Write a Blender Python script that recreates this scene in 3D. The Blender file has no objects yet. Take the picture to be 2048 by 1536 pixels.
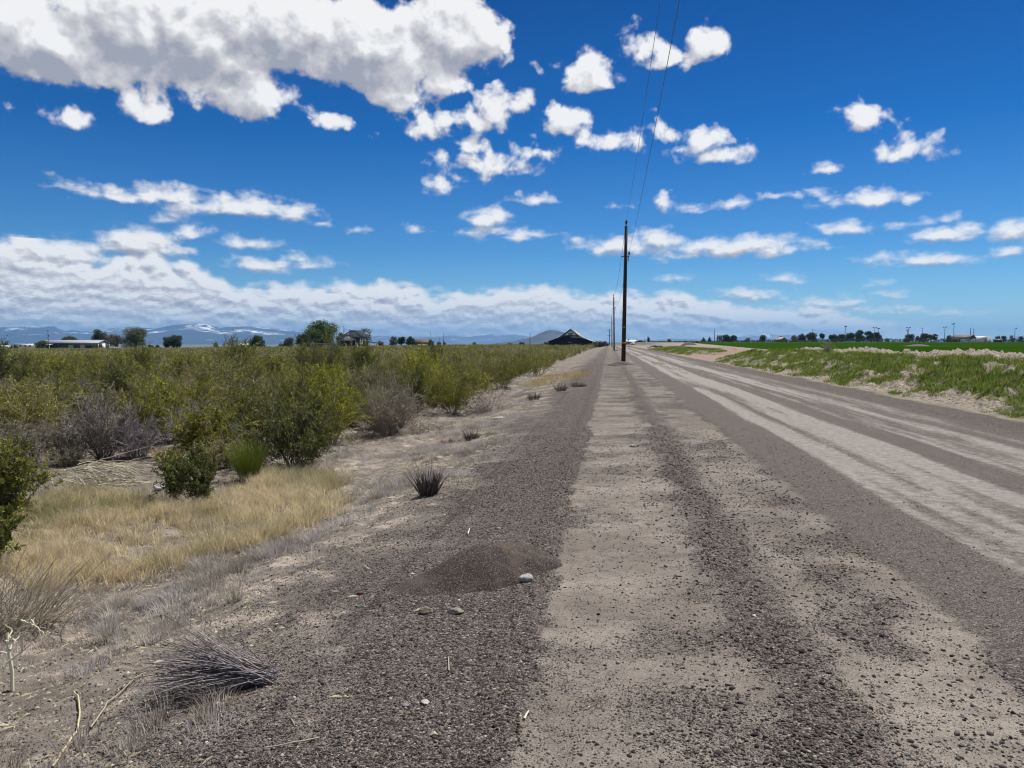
import bpy, math, random
import numpy as np
from mathutils import Vector

random.seed(7)
R_ = math.radians
scene = bpy.context.scene
COL = scene.collection

# ------------------------------------------------------------------ camera numbers (photo pixels, 2048 x 1536)
FPX, HORIZON, VPX, EYE = 1540.0, 684.0, 1219.0, 1.65
PITCH = math.atan((768 - HORIZON) / FPX)
YAW = math.atan((VPX - 1024) / FPX * math.cos(PITCH))
FH = np.array([-math.sin(YAW), math.cos(YAW), 0.0])
RT = np.array([math.cos(YAW), math.sin(YAW), 0.0])
FW = FH * math.cos(PITCH) + np.array([0, 0, -math.sin(PITCH)])
UP = FH * math.sin(PITCH) + np.array([0, 0, math.cos(PITCH)])


def ray(u, v):
    return FW + (u - 1024) / FPX * RT - (v - 768) / FPX * UP


def plan(u, d):
    """ground-plan point seen in column u at depth d"""
    r = ray(u, HORIZON)
    k = d / float(r @ FH)
    return r[0] * k, r[1] * k


def height(v, d):
    r = ray(1024, v)
    return EYE + r[2] / float(r @ FH) * d


# ------------------------------------------------------------------ noise
def _hash(ix, iy, s):
    n = (ix.astype(np.int64) * 374761393 + iy.astype(np.int64) * 668265263 + s * 974634777) & 0x7FFFFFFF
    n = ((n ^ (n >> 13)) * 1274126177) & 0x7FFFFFFF
    return ((n ^ (n >> 16)) & 0xFFFF) / 65535.0


def vnoise(x, y, s=0):
    ix, iy = np.floor(x), np.floor(y)
    fx, fy = x - ix, y - iy
    fx, fy = fx * fx * (3 - 2 * fx), fy * fy * (3 - 2 * fy)
    a, b = _hash(ix, iy, s), _hash(ix + 1, iy, s)
    c, d = _hash(ix, iy + 1, s), _hash(ix + 1, iy + 1, s)
    return a + (b - a) * fx + (c - a) * fy + (a - b - c + d) * fx * fy


def fbm(x, y, s=0, o=4, g=.5):
    t, a, n = 0, 1, 0
    for i in range(o):
        t = t + a * vnoise(x * 2 ** i + 17.3 * i, y * 2 ** i - 9.1 * i, s + i)
        n += a
        a *= g
    return t / n


def ss(a, b, x):
    t = np.clip((x - a) / (b - a), 0, 1)
    return t * t * (3 - 2 * t)


def gauss(x, c, w):
    return np.exp(-((x - c) / w) ** 2)


# ------------------------------------------------------------------ terrain
def bank_mask(y):
    a = ss(74, 66, y) + .0
    b = ss(95, 104, y) * ss(190, 165, y) * .75
    return np.maximum(a, b)


def terrain(x, y):
    x = np.asarray(x, float)
    y = np.asarray(y, float)
    r = np.hypot(x, y)
    n1 = fbm(x * .5, y * .5, 3) - .5
    n2 = fbm(x * 3.1, y * 2.3, 11) - .5
    n3 = fbm(x * 11, y * 8, 23, 3) - .5
    z = np.zeros_like(x)
    # gravel ridges on the road
    wob = (fbm(x * 0 + 1, y * .35, 31) - .5) * .3
    z += .035 * gauss(x, .82 + wob, .25) * (1 + 2 * n2)
    z += .02 * gauss(x, -.5 + wob * .5, .12)
    z += .03 * gauss(x, 7.7, .6)
    z -= .02 * gauss(x, 3.2, .35) + .012 * gauss(x, 4.9, .4)
    # left shoulder down to the scrub flat
    t = ss(-1.0, -4.4, x)
    z -= .42 * t
    left = ss(-10, -235, x)
    z -= 1.75 * left
    rough = ss(-1.2, -2.6, x) * ss(-60, -20, x) + ss(8.3, 9.2, x) * ss(22, 17, x)
    near = ss(160, 40, y)
    z += near * (n2 * .10 + n3 * .035) * rough * ss(-40, -1.2, -np.abs(x)) + n1 * .12 * ss(-2, -6, x) * near
    z += (n3 * .012) * ss(60, 10, y) * (1 - rough)
    # right bank and pale ridge
    bm = bank_mask(y + 6 * (fbm(y * .08, x * .1, 51) - .5))
    lump = 1 + .5 * n1
    z += bm * .85 * ss(8.4, 12.6, x + n1 * .8) * ss(21, 17.5, x) * lump
    rm = ss(150, 105, y)
    rid = gauss(x, 16.4 + 1.2 * (fbm(y * .07, x * 0, 61) - .5), 1.25)
    z += rm * rid * (.26 + .22 * n1 + .12 * n2 + .12 * n3)
    z += bm * (n2 * .42 + n3 * .24) * ss(8.5, 9.6, x) * ss(18.6, 16.5, x) * ss(120, 60, y)
    # right side: field rising to the far trees
    wr = ss(14, 24, x)
    z = z * (1 - ss(17.5, 22, x)) + ss(17.5, 22, x) * (.3 + 1.28 * ss(20, 560, r) ** .8)
    # valley beyond
    fall = np.clip((r - 520) * .009, 0, 34)
    z -= fall * (1 - .94 * ss(-20, 60, x))
    z -= ss(1200, 5000, r) * 3 * ss(0, 80, x)
    # heap of fine gravel beside the shoulder, spoil round the pole foot
    hx, hy, ca, sa = -1.02, 5.55, math.cos(.25), math.sin(.25)
    for (cx, cy, a, b, h) in HEAPS:
        dx, dy = (x - cx), (y - cy)
        p, q = dx * ca + dy * sa, -dx * sa + dy * ca
        q2 = (p / a) ** 2 + (q / b) ** 2
        z += h * np.clip(1 - np.sqrt(q2), 0, 1) ** .9 * (1 + .5 * n2 + .3 * n3)
    return z


HEAPS = []


def tz(x, y):
    return float(terrain(np.array([x]), np.array([y]))[0])


def ground_at(u, v):
    r = ray(u, v)
    s = np.geomspace(1.5, 900, 1500)
    x, y = r[0] * s, r[1] * s
    below = EYE + r[2] * s < terrain(x, y)
    if not below.any():
        return plan(u, 900) + (0,)
    i = int(np.argmax(below))
    lo, hi = s[max(i - 1, 0)], s[i]
    for _ in range(18):
        m = (lo + hi) / 2
        if EYE + r[2] * m < tz(r[0] * m, r[1] * m):
            hi = m
        else:
            lo = m
    x, y = r[0] * hi, r[1] * hi
    return float(x), float(y), tz(x, y)


# ------------------------------------------------------------------ object helpers
def tag(o, label=None, cat=None, group=None, kind=None):
    if label:
        o['label'] = label
    if cat:
        o['category'] = cat
    if group:
        o['group'] = group
    if kind:
        o['kind'] = kind
    return o


def empty(name, loc, rz=0.0):
    o = bpy.data.objects.new(name, None)
    o.empty_display_size = .2
    o.location = loc
    o.rotation_euler = (0, 0, rz)
    COL.objects.link(o)
    return o


def link(name, me, parent=None, loc=(0, 0, 0), rz=0.0, scale=None):
    o = bpy.data.objects.new(name, me)
    o.location = loc
    o.rotation_euler = (0, 0, rz)
    if scale is not None:
        o.scale = scale
    COL.objects.link(o)
    if parent is not None:
        o.parent = parent
    return o


def build(name, V, groups, mats, col=None, smooth=False, attrs=None):
    """groups: list of (faces[n,k], material index)"""
    me = bpy.data.meshes.new(name)
    V = np.asarray(V, np.float32)
    me.vertices.add(len(V))
    me.vertices.foreach_set('co', V.ravel())
    idx, start, mi, pos = [], [], [], 0
    for f, m in groups:
        f = np.asarray(f, np.int32)
        if not len(f):
            continue
        n, k = f.shape
        idx.append(f.ravel())
        start.append(pos + np.arange(n, dtype=np.int32) * k)
        mi.append(np.full(n, m, np.int32))
        pos += n * k
    idx, start, mi = np.concatenate(idx), np.concatenate(start), np.concatenate(mi)
    me.loops.add(len(idx))
    me.loops.foreach_set('vertex_index', idx)
    me.polygons.add(len(start))
    me.polygons.foreach_set('loop_start', start)
    me.polygons.foreach_set('material_index', mi)
    if smooth:
        me.polygons.foreach_set('use_smooth', np.ones(len(start), bool))
    if col is not None:
        c = np.ones((len(V), 4), np.float32)
        c[:, :3] = col
        a = me.color_attributes.new('col', 'FLOAT_COLOR', 'POINT')
        a.data.foreach_set('color', c.ravel())
    for nm, arr in (attrs or {}).items():
        a = me.color_attributes.new(nm, 'FLOAT_COLOR', 'POINT')
        a.data.foreach_set('color', np.asarray(arr, np.float32).ravel())
    for m in mats:
        me.materials.append(m)
    me.update(calc_edges=True)
    return me


class MB:
    """collects boxes, prisms, tubes into one mesh"""

    def __init__(s):
        s.V, s.F3, s.F4, s.FN, s.n, s.C = [], [], [], [], 0, []

    def add(s, V, faces, m=0, c=(.5, .5, .5)):
        V = np.asarray(V, float)
        b = s.n
        s.V.append(V)
        s.C.append(np.tile(c, (len(V), 1)) if np.ndim(c) == 1 else np.asarray(c))
        s.n += len(V)
        for f in faces:
            f = [i + b for i in f]
            (s.F3 if len(f) == 3 else s.F4 if len(f) == 4 else s.FN).append((f, m))
        return s

    def box(s, x0, x1, y0, y1, z0, z1, m=0):
        V = [(x, y, z) for z in (z0, z1) for y in (y0, y1) for x in (x0, x1)]
        return s.add(V, [(0, 2, 3, 1), (4, 5, 7, 6), (0, 1, 5, 4), (1, 3, 7, 5), (3, 2, 6, 7), (2, 0, 4, 6)], m)

    def extrude(s, prof, a0, a1, axis='y', m=0):
        """closed profile [(p, z)] swept along y (p = x) or x (p = y)"""
        n = len(prof)
        mk = (lambda p, z, a: (p, a, z)) if axis == 'y' else (lambda p, z, a: (a, p, z))
        V = [mk(p, z, a0) for p, z in prof] + [mk(p, z, a1) for p, z in prof]
        F = [tuple(range(n)), tuple(range(2 * n - 1, n - 1, -1))]
        F += [((i + 1) % n, i, n + i, n + (i + 1) % n) for i in range(n)]
        return s.add(V, F, m)

    def tube(s, pts, r0, r1=None, k=6, m=0, c=(.5, .5, .5), cap=True):
        P = np.asarray(pts, float)
        n = len(P)
        r1 = r0 if r1 is None else r1
        rad = np.interp(np.arange(n), [0, n - 1], [r0, r1]) if np.isscalar(r0) else np.asarray(r0)
        T = np.gradient(P, axis=0)
        T /= np.linalg.norm(T, axis=1)[:, None] + 1e-12
        ref = np.array([0, 0, 1.0]) if abs(T[0, 2]) < .9 else np.array([1.0, 0, 0])
        A = np.cross(T, ref)
        A /= np.linalg.norm(A, axis=1)[:, None] + 1e-12
        B = np.cross(T, A)
        th = np.arange(k) * 2 * math.pi / k
        V = (P[:, None] + rad[:, None, None] * (np.cos(th)[None, :, None] * A[:, None] + np.sin(th)[None, :, None] * B[:, None])).reshape(-1, 3)
        F = [(i * k + j, i * k + (j + 1) % k, (i + 1) * k + (j + 1) % k, (i + 1) * k + j) for i in range(n - 1) for j in range(k)]
        if cap:
            F += [tuple(range(k - 1, -1, -1)), tuple((n - 1) * k + j for j in range(k))]
        return s.add(V, F, m, c)

    def lathe(s, prof, cx=0, cy=0, k=16, m=0):
        """prof [(r, z)] turned about the vertical through cx, cy"""
        th = np.arange(k) * 2 * math.pi / k
        V = [(cx + r * math.cos(t), cy + r * math.sin(t), z) for r, z in prof for t in th]
        n = len(prof)
        F = [(i * k + j, i * k + (j + 1) % k, (i + 1) * k + (j + 1) % k, (i + 1) * k + j) for i in range(n - 1) for j in range(k)]
        F += [tuple(range(k - 1, -1, -1)), tuple((n - 1) * k + j for j in range(k))]
        return s.add(V, F, m)

    def mesh(s, name, mats, smooth=False, color=False):
        V = np.concatenate(s.V)
        groups = []
        for L in (s.F3, s.F4):
            for m in sorted({m for _, m in L}):
                groups.append(([f for f, mm in L if mm == m], m))
        for f, m in s.FN:
            groups.append(([f], m))
        return build(name, V, groups, mats if isinstance(mats, (list, tuple)) else [mats], np.concatenate(s.C) if color else None, smooth)

    def obj(s, name, mats, parent=None, loc=(0, 0, 0), rz=0.0, **k):
        return link(name, s.mesh(name, mats, **k), parent, loc, rz)


# ------------------------------------------------------------------ materials
class NT:
    def __init__(s, tree):
        s.t = tree
        s.t.nodes.clear()

    def n(s, kind, ins=None, **props):
        nd = s.t.nodes.new(kind)
        for k, v in props.items():
            setattr(nd, k, v)
        for k, v in (ins or {}).items():
            sock = nd.inputs[k]
            if isinstance(v, bpy.types.NodeSocket):
                s.t.links.new(v, sock)
            else:
                sock.default_value = v
        return nd

    def m(s, op, a, b=0.0, c=None, clamp=False):
        nd = s.t.nodes.new('ShaderNodeMath')
        nd.operation = op
        nd.use_clamp = clamp
        for i, v in enumerate((a, b) if c is None else (a, b, c)):
            if isinstance(v, bpy.types.NodeSocket):
                s.t.links.new(v, nd.inputs[i])
            else:
                nd.inputs[i].default_value = v
        return nd.outputs[0]

    def mix(s, f, a, b, blend='MIX'):
        nd = s.t.nodes.new('ShaderNodeMix')
        nd.data_type = 'RGBA'
        nd.blend_type = blend
        for sock, v in ((nd.inputs[0], f), (nd.inputs[6], a), (nd.inputs[7], b)):
            if isinstance(v, bpy.types.NodeSocket):
                s.t.links.new(v, sock)
            else:
                sock.default_value = v if np.isscalar(v) else tuple(v) + ((1,) if len(v) == 3 else ())
        return nd.outputs[2]

    def step(s, x, a, b, lo=0.0, hi=1.0):
        nd = s.t.nodes.new('ShaderNodeMapRange')
        nd.interpolation_type = 'SMOOTHSTEP'
        for i, v in enumerate((x, a, b, lo, hi)):
            if isinstance(v, bpy.types.NodeSocket):
                s.t.links.new(v, nd.inputs[i])
            else:
                nd.inputs[i].default_value = v
        return nd.outputs[0]

    def noise(s, vec, scale, detail=4, rough=.55, dist=0.0, out=0, **k):
        return s.n('ShaderNodeTexNoise', {'Vector': vec, 'Scale': scale, 'Detail': detail, 'Roughness': rough, 'Distortion': dist}, **k).outputs[out]

    def ramp(s, fac, stops, interp='LINEAR'):
        nd = s.n('ShaderNodeValToRGB', {'Fac': fac})
        nd.color_ramp.interpolation = interp
        e = nd.color_ramp.elements
        while len(e) < len(stops):
            e.new(.5)
        for i, (p, c) in enumerate(stops):
            e[i].position = p
            e[i].color = tuple(c) + (1,) if len(c) == 3 else c
        return nd.outputs[0]


def material(name):
    m = bpy.data.materials.new(name)
    m.use_nodes = True
    return m, NT(m.node_tree)


def surface(t, color, rough=.8, normal=None, spec=.3, metallic=0.0):
    b = t.n('ShaderNodeBsdfPrincipled', {'Roughness': rough, 'Specular IOR Level': spec, 'Metallic': metallic})
    if isinstance(color, bpy.types.NodeSocket):
        t.t.links.new(color, b.inputs['Base Color'])
    else:
        b.inputs['Base Color'].default_value = tuple(color) + (1,)
    if normal is not None:
        t.t.links.new(normal, b.inputs['Normal'])
    t.n('ShaderNodeOutputMaterial', {'Surface': b.outputs[0]})
    return b


def plain(name, c, var=.25, scale=4.0, rough=.7, stretch=(1, 1, 1), metallic=0.0, bump=0.0):
    """weathered paint / metal / wood: two scales of noise over a base colour"""
    m, t = material(name)
    tc = t.n('ShaderNodeTexCoord').outputs['Object']
    mp = t.n('ShaderNodeMapping', {'Vector': tc, 'Scale': stretch}).outputs[0]
    n1 = t.noise(mp, scale, 6, .65)
    k = t.step(n1, .3, .7, 1 - var, 1 + var * .6)
    col = t.mix(1.0, c, t.n('ShaderNodeCombineColor', {0: k, 1: k, 2: k}).outputs[0], 'MULTIPLY')
    nrm = t.n('ShaderNodeBump', {'Strength': .6, 'Distance': bump, 'Height': n1}).outputs[0] if bump else None
    surface(t, col, rough, nrm, metallic=metallic)
    return m


def leafy(name, trans=.35, rough=.85, tint=(1, 1, 1), var=.25):
    """leaves and blades coloured by their own vertex colour, a little light passing through"""
    m, t = material(name)
    a = t.n('ShaderNodeAttribute', attribute_name='col').outputs['Color']
    oi = t.n('ShaderNodeObjectInfo').outputs['Random']
    k = t.m('MULTIPLY_ADD', oi, var, 1 - var / 2)
    k2 = t.m('MULTIPLY_ADD', oi, -var * .5, 1 + var / 4)
    c = t.mix(1.0, a, t.n('ShaderNodeCombineColor', {0: k, 1: k, 2: k2}).outputs[0], 'MULTIPLY')
    c = t.mix(1.0, c, tint, 'MULTIPLY')
    d = t.n('ShaderNodeBsdfPrincipled', {'Base Color': c, 'Roughness': rough, 'Specular IOR Level': .12}).outputs[0]
    tr = t.n('ShaderNodeBsdfTranslucent', {'Color': c}).outputs[0]
    t.n('ShaderNodeOutputMaterial', {'Surface': t.n('ShaderNodeMixShader', {0: trans, 1: d, 2: tr}).outputs[0]})
    return m

# ================================================================== GROUND, ROAD, FIELD
def axis_cols():
    c = list(np.arange(-7, 2.2, .05)) + list(np.arange(2.2, 8.2, .12)) + list(np.arange(8.2, 19, .1))
    x = 19.0
    while x < 25500:
        c.append(x)
        x += max(.1, (x - 12) * .05)
    x = -7.0
    neg = []
    while x > -25500:
        x -= max(.06, (-x - 4) * .05)
        neg.append(x)
    return np.array(sorted(neg) + c)


def axis_rows():
    y, r = -300.0, []
    while y < 25500:
        r.append(y)
        a = abs(y)
        y += max(.045, .007 * a) if -3 < y < 200 else max(.3, .03 * a)
    return np.array(r)


gx, gy = axis_cols(), axis_rows()
GX, GY = np.meshgrid(gx, gy)
GZ = terrain(GX, GY)


def zones(x, y):
    w = (fbm(x * .0 + 3, y * .22, 71) - .5) * .35 * ss(2, 6, np.abs(y))
    n = fbm(x * 1.3, y * .8, 73) - .5
    nf = fbm(x * 4, y * 2.6, 79) - .5
    xs = x + w * .35
    streak = fbm(x * 5.5, y * .16, 83, 5, .6)
    streak2 = fbm(x * 2.2, y * .10, 89, 4, .6)
    # dark gravel
    g = ss(-.30, -.42, xs + nf * .10) * (1.0 - .50 * ss(-1.15, -2.1, xs + n * .8) - .36 * ss(-2.0, -3.4, xs + n))
    g = np.maximum(g, .16 + .30 * ss(.1, .35, n + nf * .5)) * ss(-3.6, -.3, x + 3) + g * 0
    tan = (xs > -.50) & (xs < .7)
    trans = fbm(x * .9 + y * .45, y * 1.5 - x * .5, 77) - .5
    base = np.where(xs < -.36 + nf * .20 + n * .14, .80 + .35 * nf - .26 * ss(-.8, -2.0, xs + n * 1.3 + nf * .5) - .28 * ss(-1.6, -3.4, xs + n * 1.6), 0)
    base = np.maximum(base, np.where(tan, .30 + .30 * ss(-.05, .30, n * .5 + nf * .5 + trans) + .18 * ss(14, 40, y), 0))
    base = np.maximum(base, (.80 + .4 * nf) * gauss(xs + nf * .35 + n * .3, .88, .34))
    base = np.maximum(base, np.where((xs > .9) & (xs < 2.4), .33 + .42 * ss(-.10, .25, n * .7 + nf * .5 + trans * .6), 0))
    base = np.maximum(base, np.where(xs > 1.6, ss(1.75, 2.25, xs + nf * .35), 0))
    g = base
    # pale dusty wheel tracks on the carriageway
    ed = lambda a, b, s=.10: ss(a - s, a + s, xs) * ss(b + s, b - s, xs)
    p = ed(2.93, 4.48, .07) * (.98 - .45 * gauss(xs, 3.52, .13))
    p = np.maximum(p, .85 * gauss(xs, 5.15, .09))
    p = np.maximum(p, ed(5.3, 6.35, .25) * .85)
    p = np.maximum(p, ed(6.5, 7.15, .25) * .5)
    p = np.maximum(p, ed(4.5, 5.3, .15) * .18)
    p = p * (.30 + .95 * ss(.30, .62, streak * .6 + streak2 * .4)) * ss(-30, 1, y)
    p = np.clip(p, 0, 1)
    g = g * (1 - ss(8.25, 8.75, xs + n * .7))
    g = g * (1 - .25 * ss(60, 400, y))
    # dead litter and scrub floor
    lit = ss(-1.9, -3.2, xs + n * 1.3) * (.62 + 1.1 * n)
    lit = np.maximum(lit, ss(-4.2, -5.5, xs) * (1.15 + .5 * n))
    fine = ss(1.9, 2.3, xs) * (1 - .9 * ss(6.9, 7.5, xs + nf * .5))
    bank = bank_mask(y) * ss(8.4, 9.6, x + n * 1.5) * ss(15.2, 13.8, x + n) 
    gr = bank * ss(-.12, .14, n * .9 + .8 * nf + .06 * ss(9, 11, x) + .10 * ss(11, 13, x) - .06 * ss(10, 8.6, x))
    bare = ss(66, 72, y) * ss(112, 100, y) * ss(8, 9, x) * ss(30, 14, x)
    far = ss(-60, -160, x) + ss(250, 500, np.hypot(x, y))
    z1 = np.stack([np.clip(g, 0, 1), p, np.clip(lit, 0, 1), fine], -1)
    z2 = np.stack([np.clip(gr, 0, 1), bare, np.clip(far, 0, 1), ss(8.3, 9, x)], -1)
    return z1, z2


Z1, Z2 = zones(GX, GY)


def ground_material(name):
    m, t = material(name)
    P = t.n('ShaderNodeTexCoord').outputs['Object']
    a1 = t.n('ShaderNodeAttribute', attribute_name='zone')
    a2 = t.n('ShaderNodeAttribute', attribute_name='zone2')
    s1 = t.n('ShaderNodeSeparateColor', {'Color': a1.outputs['Color']})
    s2 = t.n('ShaderNodeSeparateColor', {'Color': a2.outputs['Color']})
    G, PALE, LIT, FINE = s1.outputs[0], s1.outputs[1], s1.outputs[2], a1.outputs['Alpha']
    GREEN, BARE, FAR, RSIDE = s2.outputs[0], s2.outputs[1], s2.outputs[2], a2.outputs['Alpha']
    nl = t.noise(P, .9, 6, .6)
    nm = t.noise(P, 9, 6, .65)
    nf = t.noise(P, 85, 4, .7)
    nff = t.noise(P, 260, 2, .6)
    stretch = t.n('ShaderNodeMapping', {'Vector': P, 'Scale': (7, .55, 1)}).outputs[0]
    ns = t.noise(stretch, 1, 8, .68)
    # tan hard-packed silt with sand grains
    tanc = t.mix(t.step(nl, .35, .65), (.205, .175, .146), (.365, .318, .265))
    tanc = t.mix(t.step(nff, .42, .58), t.mix(.7, tanc, (.08, .068, .060)), tanc)
    tanc = t.mix(t.step(nf, .50, .70, 0, .6), tanc, (.40, .35, .295))
    wash = t.noise(t.n('ShaderNodeMapping', {'Vector': P, 'Rotation': (0, 0, .35), 'Scale': (1.2, 5.5, 1)}).outputs[0], 1, 6, .65)
    tanc = t.mix(t.step(wash, .48, .66, 0, .55), tanc, (.145, .122, .105))
    # dark crushed stone: two sizes of cell, each stone its own grey
    def stones(scale, thr_gain):
        v = t.n('ShaderNodeTexVoronoi', {'Vector': P, 'Scale': scale, 'Randomness': 1.0})
        h = t.n('ShaderNodeSeparateColor', {'Color': v.outputs['Color']})
        col = t.ramp(h.outputs[0], [(0, (.020, .017, .016)), (.40, (.068, .057, .051)), (.72, (.165, .14, .122)), (.93, (.26, .22, .185)), (1, (.46, .40, .33))])
        gg = t.m('MULTIPLY_ADD', t.m('SUBTRACT', nm, .5), .9, G)
        lim = t.m('MULTIPLY', t.m('MULTIPLY_ADD', h.outputs[1], .5, .55), t.m('MULTIPLY', gg, thr_gain))
        mask = t.step(t.m('SUBTRACT', lim, v.outputs['Distance']), 0.0, .10)
        dome = t.m('MULTIPLY', mask, t.m('SUBTRACT', 1.0, t.m('MULTIPLY', v.outputs['Distance'], 1.1), clamp=True))
        return col, mask, dome
    cA, mA, dA = stones(64, .92)
    cB, mB, dB = stones(165, 1.15)
    big = t.m('SUBTRACT', 1.0, t.m('MULTIPLY', FINE, .85))
    col = t.mix(t.m('MULTIPLY', t.step(G, .3, .9, 0, .75), 1.0), tanc, (.180, .155, .135))
    # pale bare silt patches on the slope
    slope_ = t.m('MULTIPLY', t.step(G, .75, .45), t.step(t.n('ShaderNodeSeparateXYZ', {0: P}).outputs[0], -1.1, -1.9))
    slope_ = t.m('MULTIPLY', slope_, t.step(LIT, .85, .35))
    col = t.mix(t.m('MULTIPLY', slope_, t.step(t.noise(t.n('ShaderNodeMapping', {'Vector': P, 'Scale': (1.0, 1.9, 1)}).outputs[0], 1.3, 7, .62), .50, .60, 0, .8)), col, (.46, .385, .315))
    # dead straw litter
    lc = t.mix(t.step(t.noise(P, 38, 5, .75, 1.5), .42, .6), (.055, .044, .037), (.185, .155, .125))
    col = t.mix(t.m('MULTIPLY', LIT, t.step(nm, .42, .58, 0, .9)), col, lc)
    col = t.mix(mB, col, cB)
    mA2 = t.m('MULTIPLY', mA, big)
    col = t.mix(mA2, col, cA)
    # pale dust pressed into the wheel tracks
    pm = t.m('ADD', PALE, t.m('MULTIPLY', t.m('SUBTRACT', ns, .5), 1.3))
    pm = t.m('MULTIPLY', t.step(t.m('ADD', pm, t.m('MULTIPLY', t.m('SUBTRACT', nm, .5), .9)), .22, .95), t.step(nf, .34, .56, .30, 1))
    pm = t.m('MULTIPLY', pm, t.step(PALE, .02, .12))
    col = t.mix(t.m('MULTIPLY', pm, .86), col, t.mix(t.step(nm, .3, .7), (.275, .250, .222), (.43, .395, .35)))
    # right bank: crumbly pale earth, moss-green stain, bare red cut
    rc = t.mix(t.step(nm, .35, .65), (.155, .125, .098), (.39, .335, .27))
    rmask = t.m('MULTIPLY', RSIDE, t.m('SUBTRACT', 1.0, t.m('MULTIPLY', G, .9), clamp=True))
    col = t.mix(rmask, col, rc)
    col = t.mix(BARE, col, t.mix(t.step(nm, .35, .65), (.19, .13, .10), (.36, .28, .22)))
    gmask = t.m('MULTIPLY', GREEN, t.step(nm, .30, .55))
    col = t.mix(gmask, col, t.mix(t.step(nl, .35, .65), (.065, .105, .018), (.13, .16, .035)))
    # far plain: sage and straw
    nfar = t.noise(t.n('ShaderNodeMapping', {'Vector': P, 'Scale': (.006, .02, 1)}).outputs[0], 1, 6, .6)
    fc = t.ramp(nfar, [(.3, (.085, .095, .045)), (.5, (.15, .14, .08)), (.7, (.22, .185, .12))])
    col = t.mix(FAR, col, fc)
    hgt = t.m('ADD', t.m('MULTIPLY', dA, t.m('MULTIPLY', big, .9)), t.m('MULTIPLY', dB, .40))
    hgt = t.m('ADD', hgt, t.m('MULTIPLY', nf, .35))
    hgt = t.m('ADD', hgt, t.m('MULTIPLY', nm, t.m('MULTIPLY_ADD', RSIDE, 6.0, 1.0)))
    bp = t.n('ShaderNodeBump', {'Strength': 1.0, 'Distance': .012, 'Height': hgt}).outputs[0]
    surface(t, col, .95, bp, .12)
    return m


def field_material():
    m, t = material('crop_field')
    P = t.n('ShaderNodeTexCoord').outputs['Object']
    n1 = t.noise(t.n('ShaderNodeMapping', {'Vector': P, 'Scale': (.03, .12, 1)}).outputs[0], 1, 7, .62)
    n2 = t.noise(P, 2.2, 5, .7)
    c = t.ramp(n1, [(.3, (.012, .040, .002)), (.5, (.020, .058, .0025)), (.66, (.040, .080, .004)), (.78, (.10, .12, .012))])
    c = t.mix(t.step(n2, .35, .7, 0, .5), c, (.018, .048, .005))
    row = t.n('ShaderNodeTexWave', {'Vector': P, 'Scale': .55, 'Distortion': 1.5, 'Detail': 2}, wave_type='BANDS', bands_direction='X').outputs[1]
    bp = t.n('ShaderNodeBump', {'Strength': .8, 'Distance': .25, 'Height': t.m('ADD', n2, t.m('MULTIPLY', row, .3))}).outputs[0]
    surface(t, c, 1.0, bp, .0)
    return m


MAT_GROUND = ground_material('earth_and_gravel')
MAT_FIELD = field_material()
ny, nx = GX.shape
VID = np.arange(nx * ny).reshape(ny, nx)
QUADS = np.stack([VID[:-1, :-1], VID[:-1, 1:], VID[1:, 1:], VID[1:, :-1]], -1).reshape(-1, 4)
CX = ((GX[:-1, :-1] + GX[1:, 1:]) / 2).ravel()
CY = ((GY[:-1, :-1] + GY[1:, 1:]) / 2).ravel()
ALLV = np.stack([GX, GY, GZ], -1).reshape(-1, 3)
road_sel = (CX > -.4) & (CX < 8.5) & (CY < 900)
field_sel = (CX > 20.5 + np.clip(CY - 60, 0, 400) * .055) & (CX < 430) & (CY > -80) & (CY < 470) & (np.hypot(CX, CY) < 545)


def sheet(name, sel, mat, label, cat):
    q = QUADS[sel]
    used, inv = np.unique(q, return_inverse=True)
    me = build(name, ALLV[used], [(inv.reshape(-1, 4), 0)], [mat], None, True,
               {'zone': Z1.reshape(-1, 4)[used], 'zone2': Z2.reshape(-1, 4)[used]})
    return tag(link(name, me), label, cat, None, 'structure')


sheet('ground', ~(road_sel | field_sel), MAT_GROUND, 'tan earth and gravel shoulder sloping down to the scrub flat', 'ground')
sheet('road', road_sel, MAT_GROUND, 'straight gravel road with pale dusty wheel tracks', 'road')
sheet('field', field_sel, MAT_FIELD, 'flat bright green crop field beyond the pale dirt ridge', 'field')

# ================================================================== SKY, SUN, HAZE
SUN_AZ, SUN_EL = R_(36), R_(59)

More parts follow.
